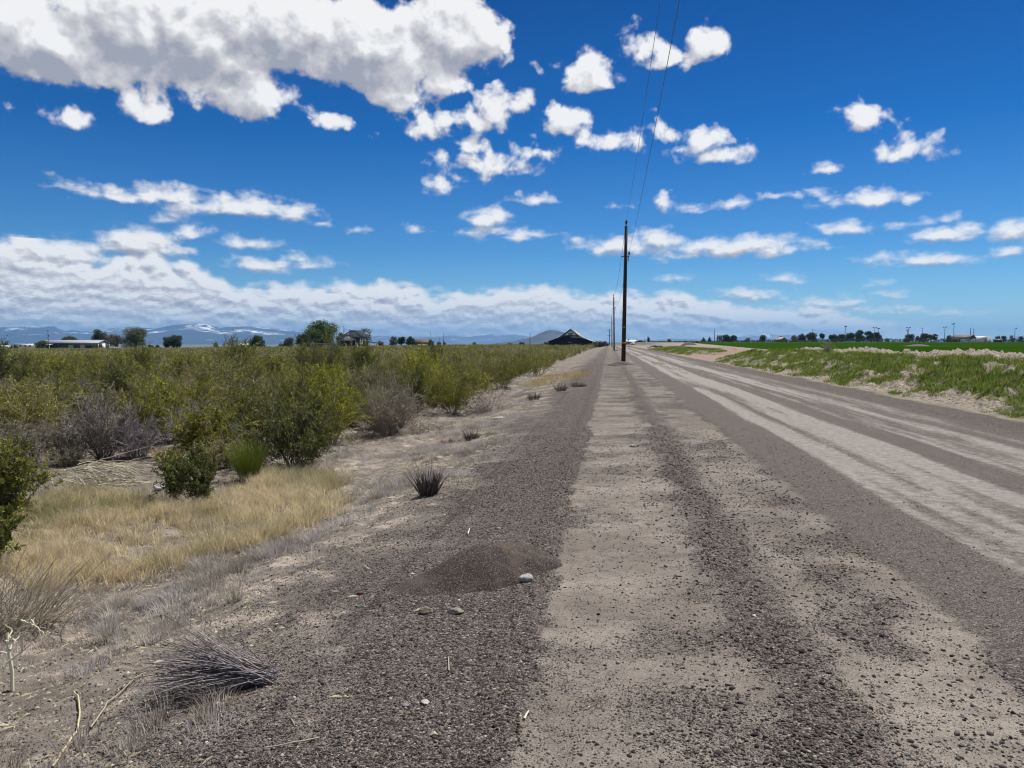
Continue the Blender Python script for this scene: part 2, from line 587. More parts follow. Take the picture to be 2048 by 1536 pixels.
CLOUDS = [  # cx, cy, rx, ry in photo pixels, turned into azimuth / slope below

    (130, 95, 200, 118), (330, 80, 260, 130), (560, 75, 230, 105), (740, 105, 150, 115), (900, 85, 112, 92), (965, 70, 55, 62),
    (70, 70, 95, 90), (470, 185, 110, 62), (790, 185, 60, 50), (880, 168, 48, 34), (290, 215, 42, 46), (655, 235, 60, 16), (130, 235, 34, 9), (420, 170, 80, 40),
    (905, 238, 95, 36), (980, 225, 45, 36), (1040, 212, 26, 16), (830, 262, 46, 13),
    (975, 330, 90, 26), (1088, 305, 58, 18), (945, 295, 24, 18), (930, 352, 34, 9), (868, 373, 30, 15),
    (1172, 158, 52, 38), (1118, 133, 20, 11), (1295, 92, 40, 30), (1340, 122, 42, 34), (1402, 90, 44, 38), (1365, 112, 50, 18),
    (1120, 245, 44, 28), (1165, 235, 32, 20), (1208, 276, 46, 22), (1075, 268, 15, 7), (1278, 286, 26, 22), (1335, 275, 42, 24), (1408, 283, 30, 22), (1428, 317, 26, 10), (1372, 297, 26, 10),
    (1738, 244, 42, 21), (1822, 308, 52, 24), (1664, 336, 23, 9), (1588, 394, 36, 6), (1728, 396, 66, 19), (1680, 409, 48, 8), (1822, 397, 17, 10),
    (1463, 407, 40, 11), (1328, 408, 20, 20), (1385, 418, 18, 6), (1692, 458, 56, 16), (1828, 444, 60, 12), (1892, 436, 24, 8),
    (1898, 468, 74, 22), (1935, 455, 34, 16), (2030, 462, 66, 28), (1838, 522, 98, 17), (1920, 513, 22, 6), (2005, 506, 26, 6),
    (1255, 494, 105, 22), (1310, 482, 52, 26), (1480, 497, 140, 26), (1430, 492, 60, 22), (1590, 498, 42, 9), (1360, 515, 40, 8),
    (1062, 400, 27, 9), (978, 436, 48, 24), (978, 464, 52, 15), (1057, 466, 34, 13), (1025, 476, 34, 7), (830, 456, 18, 11), (715, 460, 15, 7), (655, 443, 15, 5), (1142, 478, 17, 5), (1255, 412, 14, 4),
    (330, 395, 165, 18), (470, 418, 145, 27), (560, 430, 62, 20), (225, 392, 70, 11), (385, 466, 40, 22), (340, 440, 28, 12), (128, 376, 18, 4), (505, 492, 52, 11),
    (530, 532, 62, 19), (610, 530, 46, 10), (280, 490, 85, 36), (110, 512, 125, 36), (330, 505, 60, 18), (30, 530, 100, 52), (600, 515, 20, 6),
    (1350, 560, 24, 5), (1560, 560, 28, 8), (1607, 564, 14, 5), (1765, 574, 14, 5), (1778, 590, 18, 6), (1890, 628, 30, 5), (1500, 590, 60, 12), (1650, 606, 60, 9), (1720, 607, 30, 7), (1800, 625, 50, 8), (1640, 622, 70, 12),
]
U100 = FPX / 100.0


def make_field(blobs, row, i):
    """node group: distance field of the cumulus of one patch of sky, plus billow noise"""
    g = bpy.data.node_groups.new('CloudField', 'ShaderNodeTree')
    g.interface.new_socket('P', in_out='INPUT', socket_type='NodeSocketVector')
    g.interface.new_socket('D', in_out='OUTPUT', socket_type='NodeSocketFloat')
    g.interface.new_socket('A', in_out='OUTPUT', socket_type='NodeSocketFloat')
    t = NT(g)
    P = t.n('NodeGroupInput').outputs[0]
    sep = t.n('ShaderNodeSeparateXYZ', {0: P})
    y = sep.outputs[1]
    hi = t.step(y, 2.0, 3.9)
    warp = t.noise(P, .9, 3, .5, out=1)
    wv = t.n('ShaderNodeVectorMath', {0: warp, 1: (.5, .5, .5)}, operation='SUBTRACT').outputs[0]
    Q = t.n('ShaderNodeVectorMath', {0: wv, 1: (.35, .25, 0), 2: P}, operation='MULTIPLY_ADD').outputs[0]
    acc = None
    for (C, rxu, ryu) in blobs:
        S = (1 / rxu, 1 / ryu, 0)
        v = t.n('ShaderNodeVectorMath', {0: Q, 1: S, 2: (-C[0] * S[0], -C[1] * S[1], 0)}, operation='MULTIPLY_ADD').outputs[0]
        f = t.n('ShaderNodeVectorMath', {0: v, 1: (-1, -1.5, 1)}, operation='MULTIPLY').outputs[0]
        mx = t.n('ShaderNodeVectorMath', {0: v, 1: f}, operation='MAXIMUM').outputs[0]
        L = t.n('ShaderNodeVectorMath', {0: mx}, operation='LENGTH').outputs['Value']
        k = min(rxu, ryu)
        d = t.m('MULTIPLY_ADD', L, -k, k)
        acc = d if acc is None else t.m('SMOOTH_MAX', acc, d, .06)
    if row == 0:
        # low bank of stratocumulus along the horizon, its top edge following the photograph's
        pts = [(0, 472), (180, 500), (380, 530), (470, 570), (640, 572), (800, 570), (1000, 578), (1230, 584), (1450, 596), (1620, 612), (1780, 640), (1930, 668), (2048, 690)]
        a0, a1 = -16.0, 9.0
        stops = []
        for u, v in pts:
            r = ray(u, v)
            stops.append(((math.atan2(r[0], r[1]) * U100 - a0) / (a1 - a0), [max(0, r[2] / math.hypot(r[0], r[1]) * U100) / 4] * 3))
        edge = t.m('MULTIPLY', t.ramp(t.m('DIVIDE', t.m('SUBTRACT', sep.outputs[0], a0), a1 - a0, clamp=True), stops), 4.0)
        edge = t.m('MULTIPLY', edge, t.m('MULTIPLY_ADD', t.noise(P, .8, 3, .6), 1.1, .45))
        band = t.m('MINIMUM', t.m('SUBTRACT', edge, y), .30)
        acc = band if acc is None else t.m('SMOOTH_MAX', acc, band, .10)
    # billows: coarse high up, finer and flatter towards the horizon
    lowP = t.n('ShaderNodeMapping', {'Vector': P, 'Scale': (1.0, 1.7, 1)}).outputs[0]
    nB = t.noise(lowP, 2.4, 7, .55, .2)
    if row == 0:
        farP = t.n('ShaderNodeMapping', {'Vector': P, 'Scale': (1.0, 2.5, 1)}).outputs[0]
        nC = t.noise(farP, 2.2, 7, .62, .1)
        n = t.n('ShaderNodeMix', {0: t.step(y, 1.6, .8), 2: nB, 3: nC}).outputs[0]
    else:
        nA = t.noise(P, 1.25, 8, .53, .25)
        n = t.n('ShaderNodeMix', {0: hi, 2: nB, 3: nA}).outputs[0]
    vor = t.n('ShaderNodeTexVoronoi', {'Vector': t.n('ShaderNodeVectorMath', {0: wv, 1: (.5, .5, 0), 2: P}, operation='MULTIPLY_ADD').outputs[0], 'Scale': 2.6, 'Detail': 2.0, 'Roughness': .55}, feature='F1', normalize=True, voronoi_dimensions='2D').outputs['Distance']
    amp = t.m('MULTIPLY_ADD', hi, .85, .42)
    nn = t.m('ADD', t.m('SUBTRACT', n, .5), t.m('MULTIPLY', t.m('SUBTRACT', .42, vor), .30))
    D = t.m('MULTIPLY_ADD', nn, t.m('MULTIPLY', amp, 1.15), -.6 if acc is None else t.m('ADD', acc, .0 if row else .02))
    t.n('NodeGroupOutput', {0: D, 1: -.6 if acc is None else acc})
    return g


def build_world():
    w = bpy.data.worlds.new('World')
    scene.world = w
    w.use_nodes = True
    w.cycles.sampling_method = 'MANUAL'
    w.cycles.sample_map_resolution = 512
    blobs = []
    for (cx, cy, rx, ry) in CLOUDS:
        r = ray(cx, cy)
        kx = 1 / (1 + ((cx - 1024) / FPX) ** 2)
        blobs.append(((math.atan2(r[0], r[1]) * U100, r[2] / math.hypot(r[0], r[1]) * U100, 0), rx / 100 * kx, ry / 100 * math.sqrt(kx)))
    t = NT(w.node_tree)
    dirv = t.n('ShaderNodeTexCoord').outputs['Generated']
    s = t.n('ShaderNodeSeparateXYZ', {0: dirv})
    hor = t.m('SQRT', t.m('ADD', t.m('MULTIPLY', s.outputs[0], s.outputs[0]), t.m('MULTIPLY', s.outputs[1], s.outputs[1])))
    az = t.m('MULTIPLY', t.m('ARCTAN2', s.outputs[0], s.outputs[1]), U100)
    el = t.m('MULTIPLY', t.m('DIVIDE', s.outputs[2], t.m('MAXIMUM', hor, .02)), U100)
    P = t.n('ShaderNodeCombineXYZ', {0: az, 1: el, 2: 0.0}).outputs[0]
    sky = t.n('ShaderNodeTexSky', sky_type='NISHITA', sun_disc=False, sun_elevation=SUN_EL, sun_rotation=SUN_AZ, altitude=900.0, air_density=1.0, dust_density=.3, ozone_density=3.0).outputs[0]
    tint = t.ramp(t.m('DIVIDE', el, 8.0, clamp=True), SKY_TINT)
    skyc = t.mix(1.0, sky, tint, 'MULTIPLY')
    cnt = [0]

    def clear():
        # every patch needs a background of its own (a shared one would tie all patches together)
        cnt[0] += 1
        return t.n('ShaderNodeBackground', {'Color': skyc, 'Strength': SKY_K * (1 + 1e-5 * cnt[0])}).outputs[0]

    def cell(x0, x1, y0, y1, row):
        mg = .8
        bl = [b for b in blobs if b[0][0] + b[1] > x0 - mg and b[0][0] - b[1] < x1 + mg and b[0][1] + b[2] > y0 - mg and b[0][1] - b[2] < y1 + mg]
        if not bl and row:
            return clear()
        g = make_field(bl, row, 0)

        def field(v):
            nd = t.n('ShaderNodeGroup')
            nd.node_tree = g
            t.t.links.new(v, nd.inputs[0])
            return nd.outputs
        D, A = field(P)[:2]
        off = t.m('MULTIPLY_ADD', t.step(el, .8, 4.0), .22, .08)
        P2 = t.n('ShaderNodeVectorMath', {0: P, 1: t.n('ShaderNodeCombineXYZ', {0: t.m('MULTIPLY', off, .35), 1: off, 2: 0.0}).outputs[0]}, operation='ADD').outputs[0]
        D2 = field(P2)[0]
        alpha = t.step(D, -.05, .20)
        slope = t.m('DIVIDE', t.m('SUBTRACT', D2, D), off)          # above 0: under-side, below 0: sunlit top
        thick = t.step(t.m('ADD', t.m('MULTIPLY', A, .62), t.m('MULTIPLY', D, .38)), .06, .95)
        lit = t.m('SUBTRACT', t.m('MULTIPLY_ADD', slope, t.step(el, .9, 1.9, -.30, -.32), t.step(el, .3, 1.6, .86, .93)), t.m('MULTIPLY', thick, t.step(el, .9, 1.9, .10, .30)))
        lit = t.m('MINIMUM', t.m('MAXIMUM', lit, .44), 1.08)
        ccol = t.ramp(t.m('DIVIDE', lit, 1.1), CLOUD_RAMP)
        low = t.step(el, 0.0, .8, .55, 1.0)
        a = t.m('MULTIPLY', t.m('MULTIPLY', alpha, low), .97)
        b2 = t.n('ShaderNodeBackground', {'Color': ccol, 'Strength': CLOUD_K * (1 + 1e-5 * cnt[0])})
        return t.n('ShaderNodeMixShader', {0: a, 1: clear(), 2: b2.outputs[0]}).outputs[0]

    def split(val, edges, make):
        """binary tree over the patches, so that only one patch is worked out per ray"""
        if len(edges) == 2:
            return make(edges[0], edges[1])
        k = len(edges) // 2
        f = t.m('GREATER_THAN', val, float(edges[k]))
        return t.n('ShaderNodeMixShader', {0: f, 1: split(val, edges[:k + 1], make), 2: split(val, edges[k:], make)}).outputs[0]

    xs = list(np.linspace(-13.5, 9.5, 12))
    rows = [0.0, 1.75, 3.1, 7.6]
    tree = split(el, rows, lambda y0, y1: split(az, xs, lambda x0, x1: cell(x0, x1, y0, y1, rows.index(y0))))
    mask = t.m('MULTIPLY', t.m('MULTIPLY', t.m('GREATER_THAN', el, 0.0), t.m('LESS_THAN', el, 7.6)),
               t.m('MULTIPLY', t.m('GREATER_THAN', az, -13.5), t.m('LESS_THAN', az, 9.5)))
    # broken cumulus over the rest of the sky, outside the photograph, added unseen for its neutral fill light
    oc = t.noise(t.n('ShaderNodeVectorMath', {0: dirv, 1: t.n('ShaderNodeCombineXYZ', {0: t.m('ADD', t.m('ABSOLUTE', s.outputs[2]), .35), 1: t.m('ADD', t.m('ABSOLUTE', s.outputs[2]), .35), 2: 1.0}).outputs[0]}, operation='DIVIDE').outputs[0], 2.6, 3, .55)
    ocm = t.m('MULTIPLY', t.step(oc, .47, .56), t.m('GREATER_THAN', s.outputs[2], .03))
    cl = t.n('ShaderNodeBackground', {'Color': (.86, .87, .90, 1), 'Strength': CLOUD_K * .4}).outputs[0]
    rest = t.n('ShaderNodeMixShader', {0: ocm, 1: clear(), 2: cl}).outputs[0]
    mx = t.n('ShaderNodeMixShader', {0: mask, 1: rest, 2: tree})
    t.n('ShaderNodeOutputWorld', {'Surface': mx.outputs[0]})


CLOUD_RAMP = [(.30, (.30, .34, .42)), (.52, (.49, .49, .54)), (.75, (.70, .70, .72)), (.95, (1.0, 1.0, .99))]
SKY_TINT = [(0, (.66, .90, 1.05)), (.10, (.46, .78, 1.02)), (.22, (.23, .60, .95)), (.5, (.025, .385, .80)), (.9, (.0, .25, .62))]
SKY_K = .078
CLOUD_K = .78
build_world()

sun = bpy.data.lights.new('sun', 'SUN')
sun.energy = 5.0
sun.angle = R_(.5)
sun.color = (1.0, .965, .91)
so = bpy.data.objects.new('sun', sun)
sv = Vector((math.sin(SUN_AZ) * math.cos(SUN_EL), math.cos(SUN_AZ) * math.cos(SUN_EL), math.sin(SUN_EL)))
so.rotation_euler = (-sv).to_track_quat('-Z', 'Y').to_euler()
COL.objects.link(so)

hb = MB().box(-26500, 26500, -400, 26800, -75, 470)
hm, ht = material('thin_haze')
hv = ht.n('ShaderNodeVolumePrincipled', {'Color': (.25, .55, 1.0, 1), 'Density': 5.2e-5, 'Anisotropy': .15})
ht.n('ShaderNodeOutputMaterial', {'Volume': hv.outputs[0]})
tag(hb.obj('haze', hm), 'thin blue haze in front of the far mountains', 'haze', None, 'stuff')

# ------------------------------------------------------------------ camera and render settings
cam = bpy.data.cameras.new('camera')
cam.sensor_width = 36
cam.lens = FPX / 2048 * 36
cam.clip_start, cam.clip_end = .05, 80000
co = bpy.data.objects.new('camera', cam)
co.location = (0, 0, EYE)
co.rotation_euler = (math.pi / 2 - PITCH, 0, YAW)
COL.objects.link(co)
scene.camera = co
vs = scene.view_settings
vs.view_transform, vs.look, vs.exposure, vs.gamma = 'Standard', 'None', 0.28, 1.0
vs.use_curve_mapping = False
scene.render.engine = 'CYCLES'
cy = scene.cycles
cy.max_bounces, cy.diffuse_bounces, cy.transparent_max_bounces, cy.volume_bounces = 6, 3, 6, 0
cy.use_denoising = True
cy.filter_width = 1.15
cy.sample_clamp_indirect = 4

# ================================================================== PLANTS
rng = np.random.default_rng(11)
M_LEAF = leafy('scrub_leaves', .26, tint=(1.12, 1.10, 1.0), var=.5)
M_STONE = leafy('stones', .0, 1.0, var=0)
M_STONE.node_tree.nodes['Principled BSDF'].inputs['Specular IOR Level'].default_value = .05
M_TWIG = leafy('dry_twigs', .0, .85, var=.3)
M_GRASS = leafy('grass_blades', .45)
M_TREE = leafy('tree_leaves', .25, tint=(1, 1, 1), var=.2)
M_BARK = leafy('bark', .0, .9, var=.2)


def unit(v):
    return v / (np.linalg.norm(v, axis=-1, keepdims=True) + 1e-9)


def sticks(segs, k=3):
    """segs: list of (points, r0, r1, colour); thin tapered tubes in one mesh"""
    V, C, F, n = [], [], [], 0
    th = np.arange(k) * 2 * math.pi / k
    for P, r0, r1, c in segs:
        P = np.asarray(P)
        m = len(P)
        T = unit(np.gradient(P, axis=0))
        ref = np.array([.31, .17, .93]) if abs(T[0, 2]) < .8 else np.array([.9, .3, .1])
        A = unit(np.cross(T, ref))
        B = np.cross(T, A)
        rad = np.linspace(r0, r1, m)[:, None, None]
        V.append((P[:, None] + rad * (np.cos(th)[None, :, None] * A[:, None] + np.sin(th)[None, :, None] * B[:, None])).reshape(-1, 3))
        C.append(np.tile(c, (m * k, 1)))
        i = np.arange(m - 1)[:, None] * k
        j = np.arange(k)[None]
        F.append(np.stack([n + i + j, n + i + (j + 1) % k, n + i + k + (j + 1) % k, n + i + k + j], -1).reshape(-1, 4))
        n += m * k
    return np.concatenate(V), np.concatenate(F), np.concatenate(C)


def leaf_quads(P, D, L, W, C):
    """diamond leaves at P along D (n,3), length L, width W"""
    n = len(P)
    side = unit(np.cross(D, unit(rng.normal(size=(n, 3)))))
    a, b = P, P + D * L[:, None]
    m = P + D * (L * .5)[:, None]
    V = np.stack([a, m + side * (W * .5)[:, None], b, m - side * (W * .5)[:, None]], 1).reshape(-1, 3)
    F = np.arange(4 * n).reshape(n, 4)
    return V, F, np.repeat(C, 4, 0)


def curve(p, d, L, n, bend, jit):
    """a wandering shoot from p along d"""
    P = [np.array(p, float)]
    d = unit(np.array(d, float))
    for i in range(n - 1):
        d = unit(d + np.array(bend) / (n - 1) + rng.normal(0, jit, 3))
        P.append(P[-1] + d * L / (n - 1))
    return np.array(P)


def bush_geo(H, Rw, nstem=16, ntwig=9, nleaf=24, leaf=.042, leafw=.016, tilt=1.0, green=(.105, .135, .030), tip=(.22, .21, .07), bark=(.17, .145, .125),
             dead=0.0, subs=2, spiky=.5, stem_r=.009, tw=.0032, lean=(0, 0), droop=.0):
    """woody desert shrub: fan of crooked stems, twigs, and small narrow leaves set along the twigs; returns stem and leaf geometry"""
    segs, LP, LD, LC = [], [], [], []
    green, tip, bark = map(np.array, (green, tip, bark))
    for i in range(nstem):
        a = rng.random() * 2 * math.pi
        q = rng.random() ** .6 * tilt
        d = np.array([math.cos(a) * math.sin(q) * Rw / H * 1.1 + lean[0], math.sin(a) * math.sin(q) * Rw / H * 1.1 + lean[1], max(.15, math.cos(q * .75))])
        L = H * rng.uniform(.7, 1.05) * (1 if q < .7 else .85)
        p0 = np.array([math.cos(a), math.sin(a), 0]) * rng.random() * .12 * Rw + np.array([0, 0, -.06])
        P = curve(p0, d, L, 6, (0, 0, .35 * spiky - droop), .13)
        bc = bark * rng.uniform(.7, 1.35)
        segs.append((P, stem_r, stem_r * .35, bc))
        if rng.random() < .3 and nleaf:
            segs.append((curve(P[2], unit(P[3] - P[2]) + rng.normal(0, .35, 3), H * rng.uniform(.4, .75), 5, (0, 0, .25), .18), stem_r * .5, tw * .7, np.array([.30, .265, .23]) * rng.uniform(.7, 1.2)))
        for j in range(ntwig):
            t = .22 + .78 * (j + rng.random()) / ntwig
            k = min(int(t * 5), 4)
            b = P[k] + (P[k + 1] - P[k]) * (t * 5 - k)
            sd = unit(P[k + 1] - P[k])
            dd = unit(sd * .6 + rng.normal(0, .62, 3) + np.array([0, 0, .45 * spiky - droop * .5]))
            LL = H * rng.uniform(.14, .34)
            Q = curve(b, dd, LL, 4, (0, 0, .35 * spiky - droop), .16)
            tc = bark * rng.uniform(.7, 1.6)
            isdead = rng.random() < dead
            segs.append((Q, tw * 1.2, tw * .6, tc))
            tws = [Q]
            for s in range(subs):
                kk = rng.integers(0, 3)
                e = unit(Q[kk + 1] - Q[kk])
                S = curve(Q[kk] * .5 + Q[kk + 1] * .5, unit(e + rng.normal(0, .6, 3)), LL * rng.uniform(.35, .7), 3, (0, 0, .3 * spiky), .15)
                segs.append((S, tw, tw * .5, tc * rng.uniform(.8, 1.2)))
                tws.append(S)
            if isdead or nleaf == 0:
                continue
            shade = rng.uniform(.62, 1.35)
            ripe = max(0, rng.normal(.25, .35))
            for S in tws:
                nn = max(2, int(nleaf * (1 if S is Q else .7) * rng.uniform(.6, 1.3)))
                u = rng.uniform(.12, 1.0, nn) * (len(S) - 1)
                ki = np.minimum(u.astype(int), len(S) - 2)
                base = S[ki] + (S[ki + 1] - S[ki]) * (u - ki)[:, None]
                ax = unit(S[ki + 1] - S[ki])
                LP.append(base + rng.normal(0, .006 * H, (nn, 3)))
                LD.append(unit(ax * .7 + rng.normal(0, .55, (nn, 3)) + np.array([0, 0, .15])))
                f = np.clip(ripe * (u / (len(S) - 1)) ** 2 + rng.normal(0, .12, nn), 0, 1)[:, None]
                LC.append((green * (1 - f) + tip * f) * shade * rng.uniform(.75, 1.25, (nn, 1)))
    sg = sticks(segs)
    if LP:
        LP, LD, LC = np.concatenate(LP), np.concatenate(LD), np.concatenate(LC)
        n = len(LP)
        lg = leaf_quads(LP, LD, leaf * rng.uniform(.6, 1.4, n), leafw * rng.uniform(.7, 1.4, n), LC)
    else:
        lg = None
    return sg, lg


def bush_mesh(name, **k):
    (V, F, C), lg = bush_geo(**k)
    if lg is None:
        return build(name, V, [(F, 0)], [M_TWIG], C)
    return build(name, np.concatenate([V, lg[0]]), [(F, 0), (lg[1] + len(V), 1)], [M_TWIG, M_LEAF], np.concatenate([C, lg[2]]))


def bush_parts(name, loc, rz, label, cat, group=None, **k):
    """near bush: stems and foliage as its two parts"""
    (V, F, C), lg = bush_geo(**k)
    o = tag(empty(name, loc, rz), label, cat, group)
    link('stems', build('stems', V, [(F, 0)], [M_TWIG], C), o)
    if lg is not None:
        link('foliage', build('foliage', lg[0], [(lg[1], 0)], [M_LEAF], lg[2]), o)
    return o


GREEN_A = dict(green=(.20, .225, .038), tip=(.42, .36, .10))
GREEN_B = dict(green=(.135, .160, .034), tip=(.30, .27, .09))
OLIVE = dict(green=(.20, .20, .075), tip=(.36, .31, .16), bark=(.27, .235, .20))
SAGE = dict(green=(.25, .24, .135), tip=(.40, .36, .24), bark=(.33, .29, .255))
GREY = dict(nleaf=0, subs=5, bark=(.215, .19, .165), tw=.0042)

# --- the bushes one can point at ---------------------------------------------------------------
HERO = []   # (x, y, radius) kept clear of the scattered ones


def hero(u, v, wpx, hpx, label, name='scrub_bush', cat='bush', rz=None, **k):
    x, y, z = ground_at(u, v)
    d = float(np.array([x, y, 0]) @ FH)
    H, W = hpx / FPX * d, wpx / FPX * d
    HERO.append((x, y, W * .30))
    k.setdefault('nstem', 18)
    return bush_parts(name, (x, y, z - .02), rng.random() * 6 if rz is None else rz, label, cat, H=H * 1.08, Rw=W * .58, **k)


hero(2, 1042, 165, 150, 'big bright green bush at the left edge behind the dry grass', nstem=34, ntwig=11, **GREEN_A)
hero(-40, 1150, 80, 140, 'dark green bush cut off by the left edge, nearest of the green bushes', nstem=14, **GREEN_B)
hero(348, 1003, 62, 95, 'small upright green bush standing in the dry grass, left of its twin', nstem=12, ntwig=9, tilt=.55, spiky=.9, leaf=.026, leafw=.011, nleaf=40, green=(.13, .165, .032), tip=(.28, .27, .07))
hero(398, 1010, 66, 108, 'small dense green bush standing in the dry grass, right of its twin', nstem=14, ntwig=9, tilt=.6, spiky=.9, leaf=.026, leafw=.011, nleaf=40, green=(.12, .155, .03), tip=(.26, .25, .07))
# broom-like bush: many straight upright green switches
x, y, z = ground_at(496, 962)
HERO.append((x, y, .4))
segs = []
for i in range(520):
    a, q = rng.random() * 6.283, rng.random() ** .7 * .62
    d = np.array([math.cos(a) * math.sin(q), math.sin(a) * math.sin(q), math.cos(q)])
    f = rng.random()
    segs.append((curve(np.array([math.cos(a), math.sin(a), 0]) * .10 * rng.random(), d, .62 * rng.uniform(.6, 1.05), 4, (0, 0, .1), .05), .0034, .0016,
                 np.array([.13, .20, .04]) * (1 - f) + np.array([.26, .30, .09]) * f if rng.random() < .86 else np.array([.33, .27, .18])))
V, F, C = sticks(segs)
o = tag(empty('broom_bush', (x, y, z), 0), 'round bright green broom-like bush with fine upright stems beside the dry grass', 'bush')
link('stems', build('stems', V, [(F, 0)], [M_LEAF], C), o)

hero(590, 935, 240, 150, 'wide dark green bush leaning out over the dry grass', nstem=30, ntwig=11, **GREEN_B)
hero(660, 885, 130, 125, 'bright green bush beside the wide dark green bush', nstem=22, ntwig=10, lean=(.25, 0), **GREEN_A)
hero(520, 905, 170, 150, 'tall green bush behind the broom-like bush', nstem=24, ntwig=10, **GREEN_B)
hero(345, 885, 190, 150, 'broad green bush behind the fallen pale branches', nstem=28, ntwig=11, **GREEN_A)
hero(440, 850, 150, 140, 'olive bush between two darker green bushes', nstem=20, ntwig=10, **OLIVE)
hero(655, 800, 130, 115, 'tall bush with dark spiky top rising above the scrub', nstem=20, ntwig=12, tilt=.6, spiky=1.1, **GREEN_B)
hero(905, 828, 150, 100, 'green bush with yellow tips above the pale brush heap', nstem=26, ntwig=10, **GREEN_A)
hero(860, 800, 90, 70, 'bright green bush behind the grey leafless bush', nstem=18, **GREEN_A)
hero(875, 742, 26, 58, 'dark narrow bush of two upright spikes above the scrub', nstem=9, ntwig=12, tilt=.18, spiky=1.4, green=(.045, .06, .022), tip=(.07, .075, .03))
hero(205, 918, 150, 125, 'large bare grey bush with tangled leafless branches', 'dead_bush', 'dead bush', nstem=30, ntwig=13, stem_r=.012, **GREY)
hero(775, 872, 165, 105, 'grey leafless bush with green showing through at the roadside scrub edge', 'dead_bush', 'dead bush', nstem=44, ntwig=12, nleaf=3, dead=.8, subs=4, leaf=.03, bark=(.25, .22, .19), green=(.13, .14, .05), tip=(.2, .19, .08), tw=.004)
hero(980, 825, 110, 62, 'low heap of pale dry brush beside the gravel', 'brush_heap', 'dead brush', nstem=50, ntwig=10, nleaf=0, subs=3, tilt=1.5, droop=.5, spiky=0, bark=(.40, .345, .28), tw=.0045)
hero(860, 862, 110, 50, 'low pale tangle of dead twigs in front of the grey leafless bush', 'brush_heap', 'dead brush', nstem=36, ntwig=9, nleaf=0, subs=3, tilt=1.5, droop=.5, spiky=0, bark=(.36, .32, .27), tw=.004)

hero(60, 880, 170, 120, 'olive bush at the left, behind the big bright bush', nstem=24, ntwig=11, **OLIVE)
hero(120, 845, 150, 110, 'dark green bush left of the bare grey bush', nstem=24, ntwig=11, **GREEN_B)
hero(270, 870, 120, 105, 'olive bush with dead twigs right of the bare grey bush', nstem=22, ntwig=11, dead=.45, **OLIVE)
hero(735, 835, 120, 95, 'olive bush left of the green bush with yellow tips', nstem=22, ntwig=10, **OLIVE)
hero(590, 850, 110, 110, 'tall yellow-green bush standing behind the two dark green bushes', nstem=20, ntwig=11, tilt=.7, spiky=.9, **GREEN_A)
hero(1000, 778, 110, 62, 'bright green bush behind the pale brush heap at the road edge', nstem=20, ntwig=10, **GREEN_A)
hero(1075, 752, 90, 48, 'bright green bush near the yellow grass patch', nstem=18, ntwig=10, **GREEN_A)

hero(30, 930, 120, 70, 'low sage-grey bush behind the big bright bush at the left edge', nstem=20, ntwig=10, **SAGE)
hero(130, 920, 110, 75, 'low tangled grey bush left of the large bare grey bush', 'dead_bush', 'dead bush', nstem=26, ntwig=11, **GREY)
hero(275, 915, 120, 80, 'low tangled grey bush right of the large bare grey bush', 'dead_bush', 'dead bush', nstem=28, ntwig=11, **GREY)
hero(420, 920, 130, 105, 'green bush filling the gap behind the small twin bushes', nstem=24, ntwig=11, **GREEN_A)
hero(470, 800, 150, 95, 'wide dark green bush in the middle of the scrub, behind the tall green bush', nstem=26, ntwig=11, **GREEN_B)
hero(200, 790, 150, 85, 'yellow-green bush behind the large bare grey bush', nstem=26, ntwig=11, **GREEN_A)

# --- scattered scrub: the nearest as individuals, the rest as one mass --------------------------
variants = []
for i, (pal, kw) in enumerate([
    (GREEN_A, dict(H=1.05, Rw=.75)), (GREEN_B, dict(H=1.15, Rw=.7)), (OLIVE, dict(H=.95, Rw=.8)), (SAGE, dict(H=.85, Rw=.75)),
    (OLIVE, dict(H=1.1, Rw=.65, dead=.35)), (GREEN_B, dict(H=1.2, Rw=.6, tilt=.7, spiky=.9)), (SAGE, dict(H=.8, Rw=.85, dead=.3)),
    (GREY, dict(H=.95, Rw=.75, nstem=26, ntwig=13)), (GREY, dict(H=.75, Rw=.7, nstem=24, ntwig=12)), (GREEN_A, dict(H=.9, Rw=.7)),
]):
    kk = dict(nstem=24, ntwig=11, nleaf=17, leaf=.045, leafw=.017)
    kk.update(pal)
    kk.update(kw)
    variants.append(bush_mesh('dead_bush' if pal is GREY else 'scrub_bush', **kk))
KIND_OF = ['bright green scrub bush', 'dark green scrub bush', 'olive scrub bush', 'grey-green sage bush', 'olive scrub bush with dead twigs', 'upright dark green scrub bush',
           'grey-green sage bush with dead twigs', 'leafless grey bush', 'low leafless grey bush', 'light green scrub bush']


def scrub_points(n, ymax):
    """random places on the scrub flat inside the view"""
    out = []
    while len(out) < n:
        d = 9 + (ymax - 9) * rng.random(4000) ** .5
        a = rng.uniform(-.80, .02, 4000)
        x, y = d * np.sin(a), d * np.cos(a)
        edge = -4.9 - .7 * vnoise(y * .35, y * 0, 5) - 1.1 * ss(14, 9, d)
        ok = x < edge
        ok &= ~((np.hypot(x + 7.4, y - 10.3) < 1.0) | (np.hypot(x + 5.6, y - 9.7) < 1.3))
        out += list(zip(x[ok], y[ok]))
    return np.array(out[:n])


GRASS_PX = [(-40, 1075), (60, 1010), (180, 985), (290, 1000), (360, 1012), (430, 985), (560, 950), (630, 938), (670, 952), (672, 985), (625, 1035), (520, 1078), (380, 1130), (250, 1155), (110, 1175), (-40, 1160)]
GRASS_POLY = np.array([ground_at(u, v)[:2] for u, v in GRASS_PX])


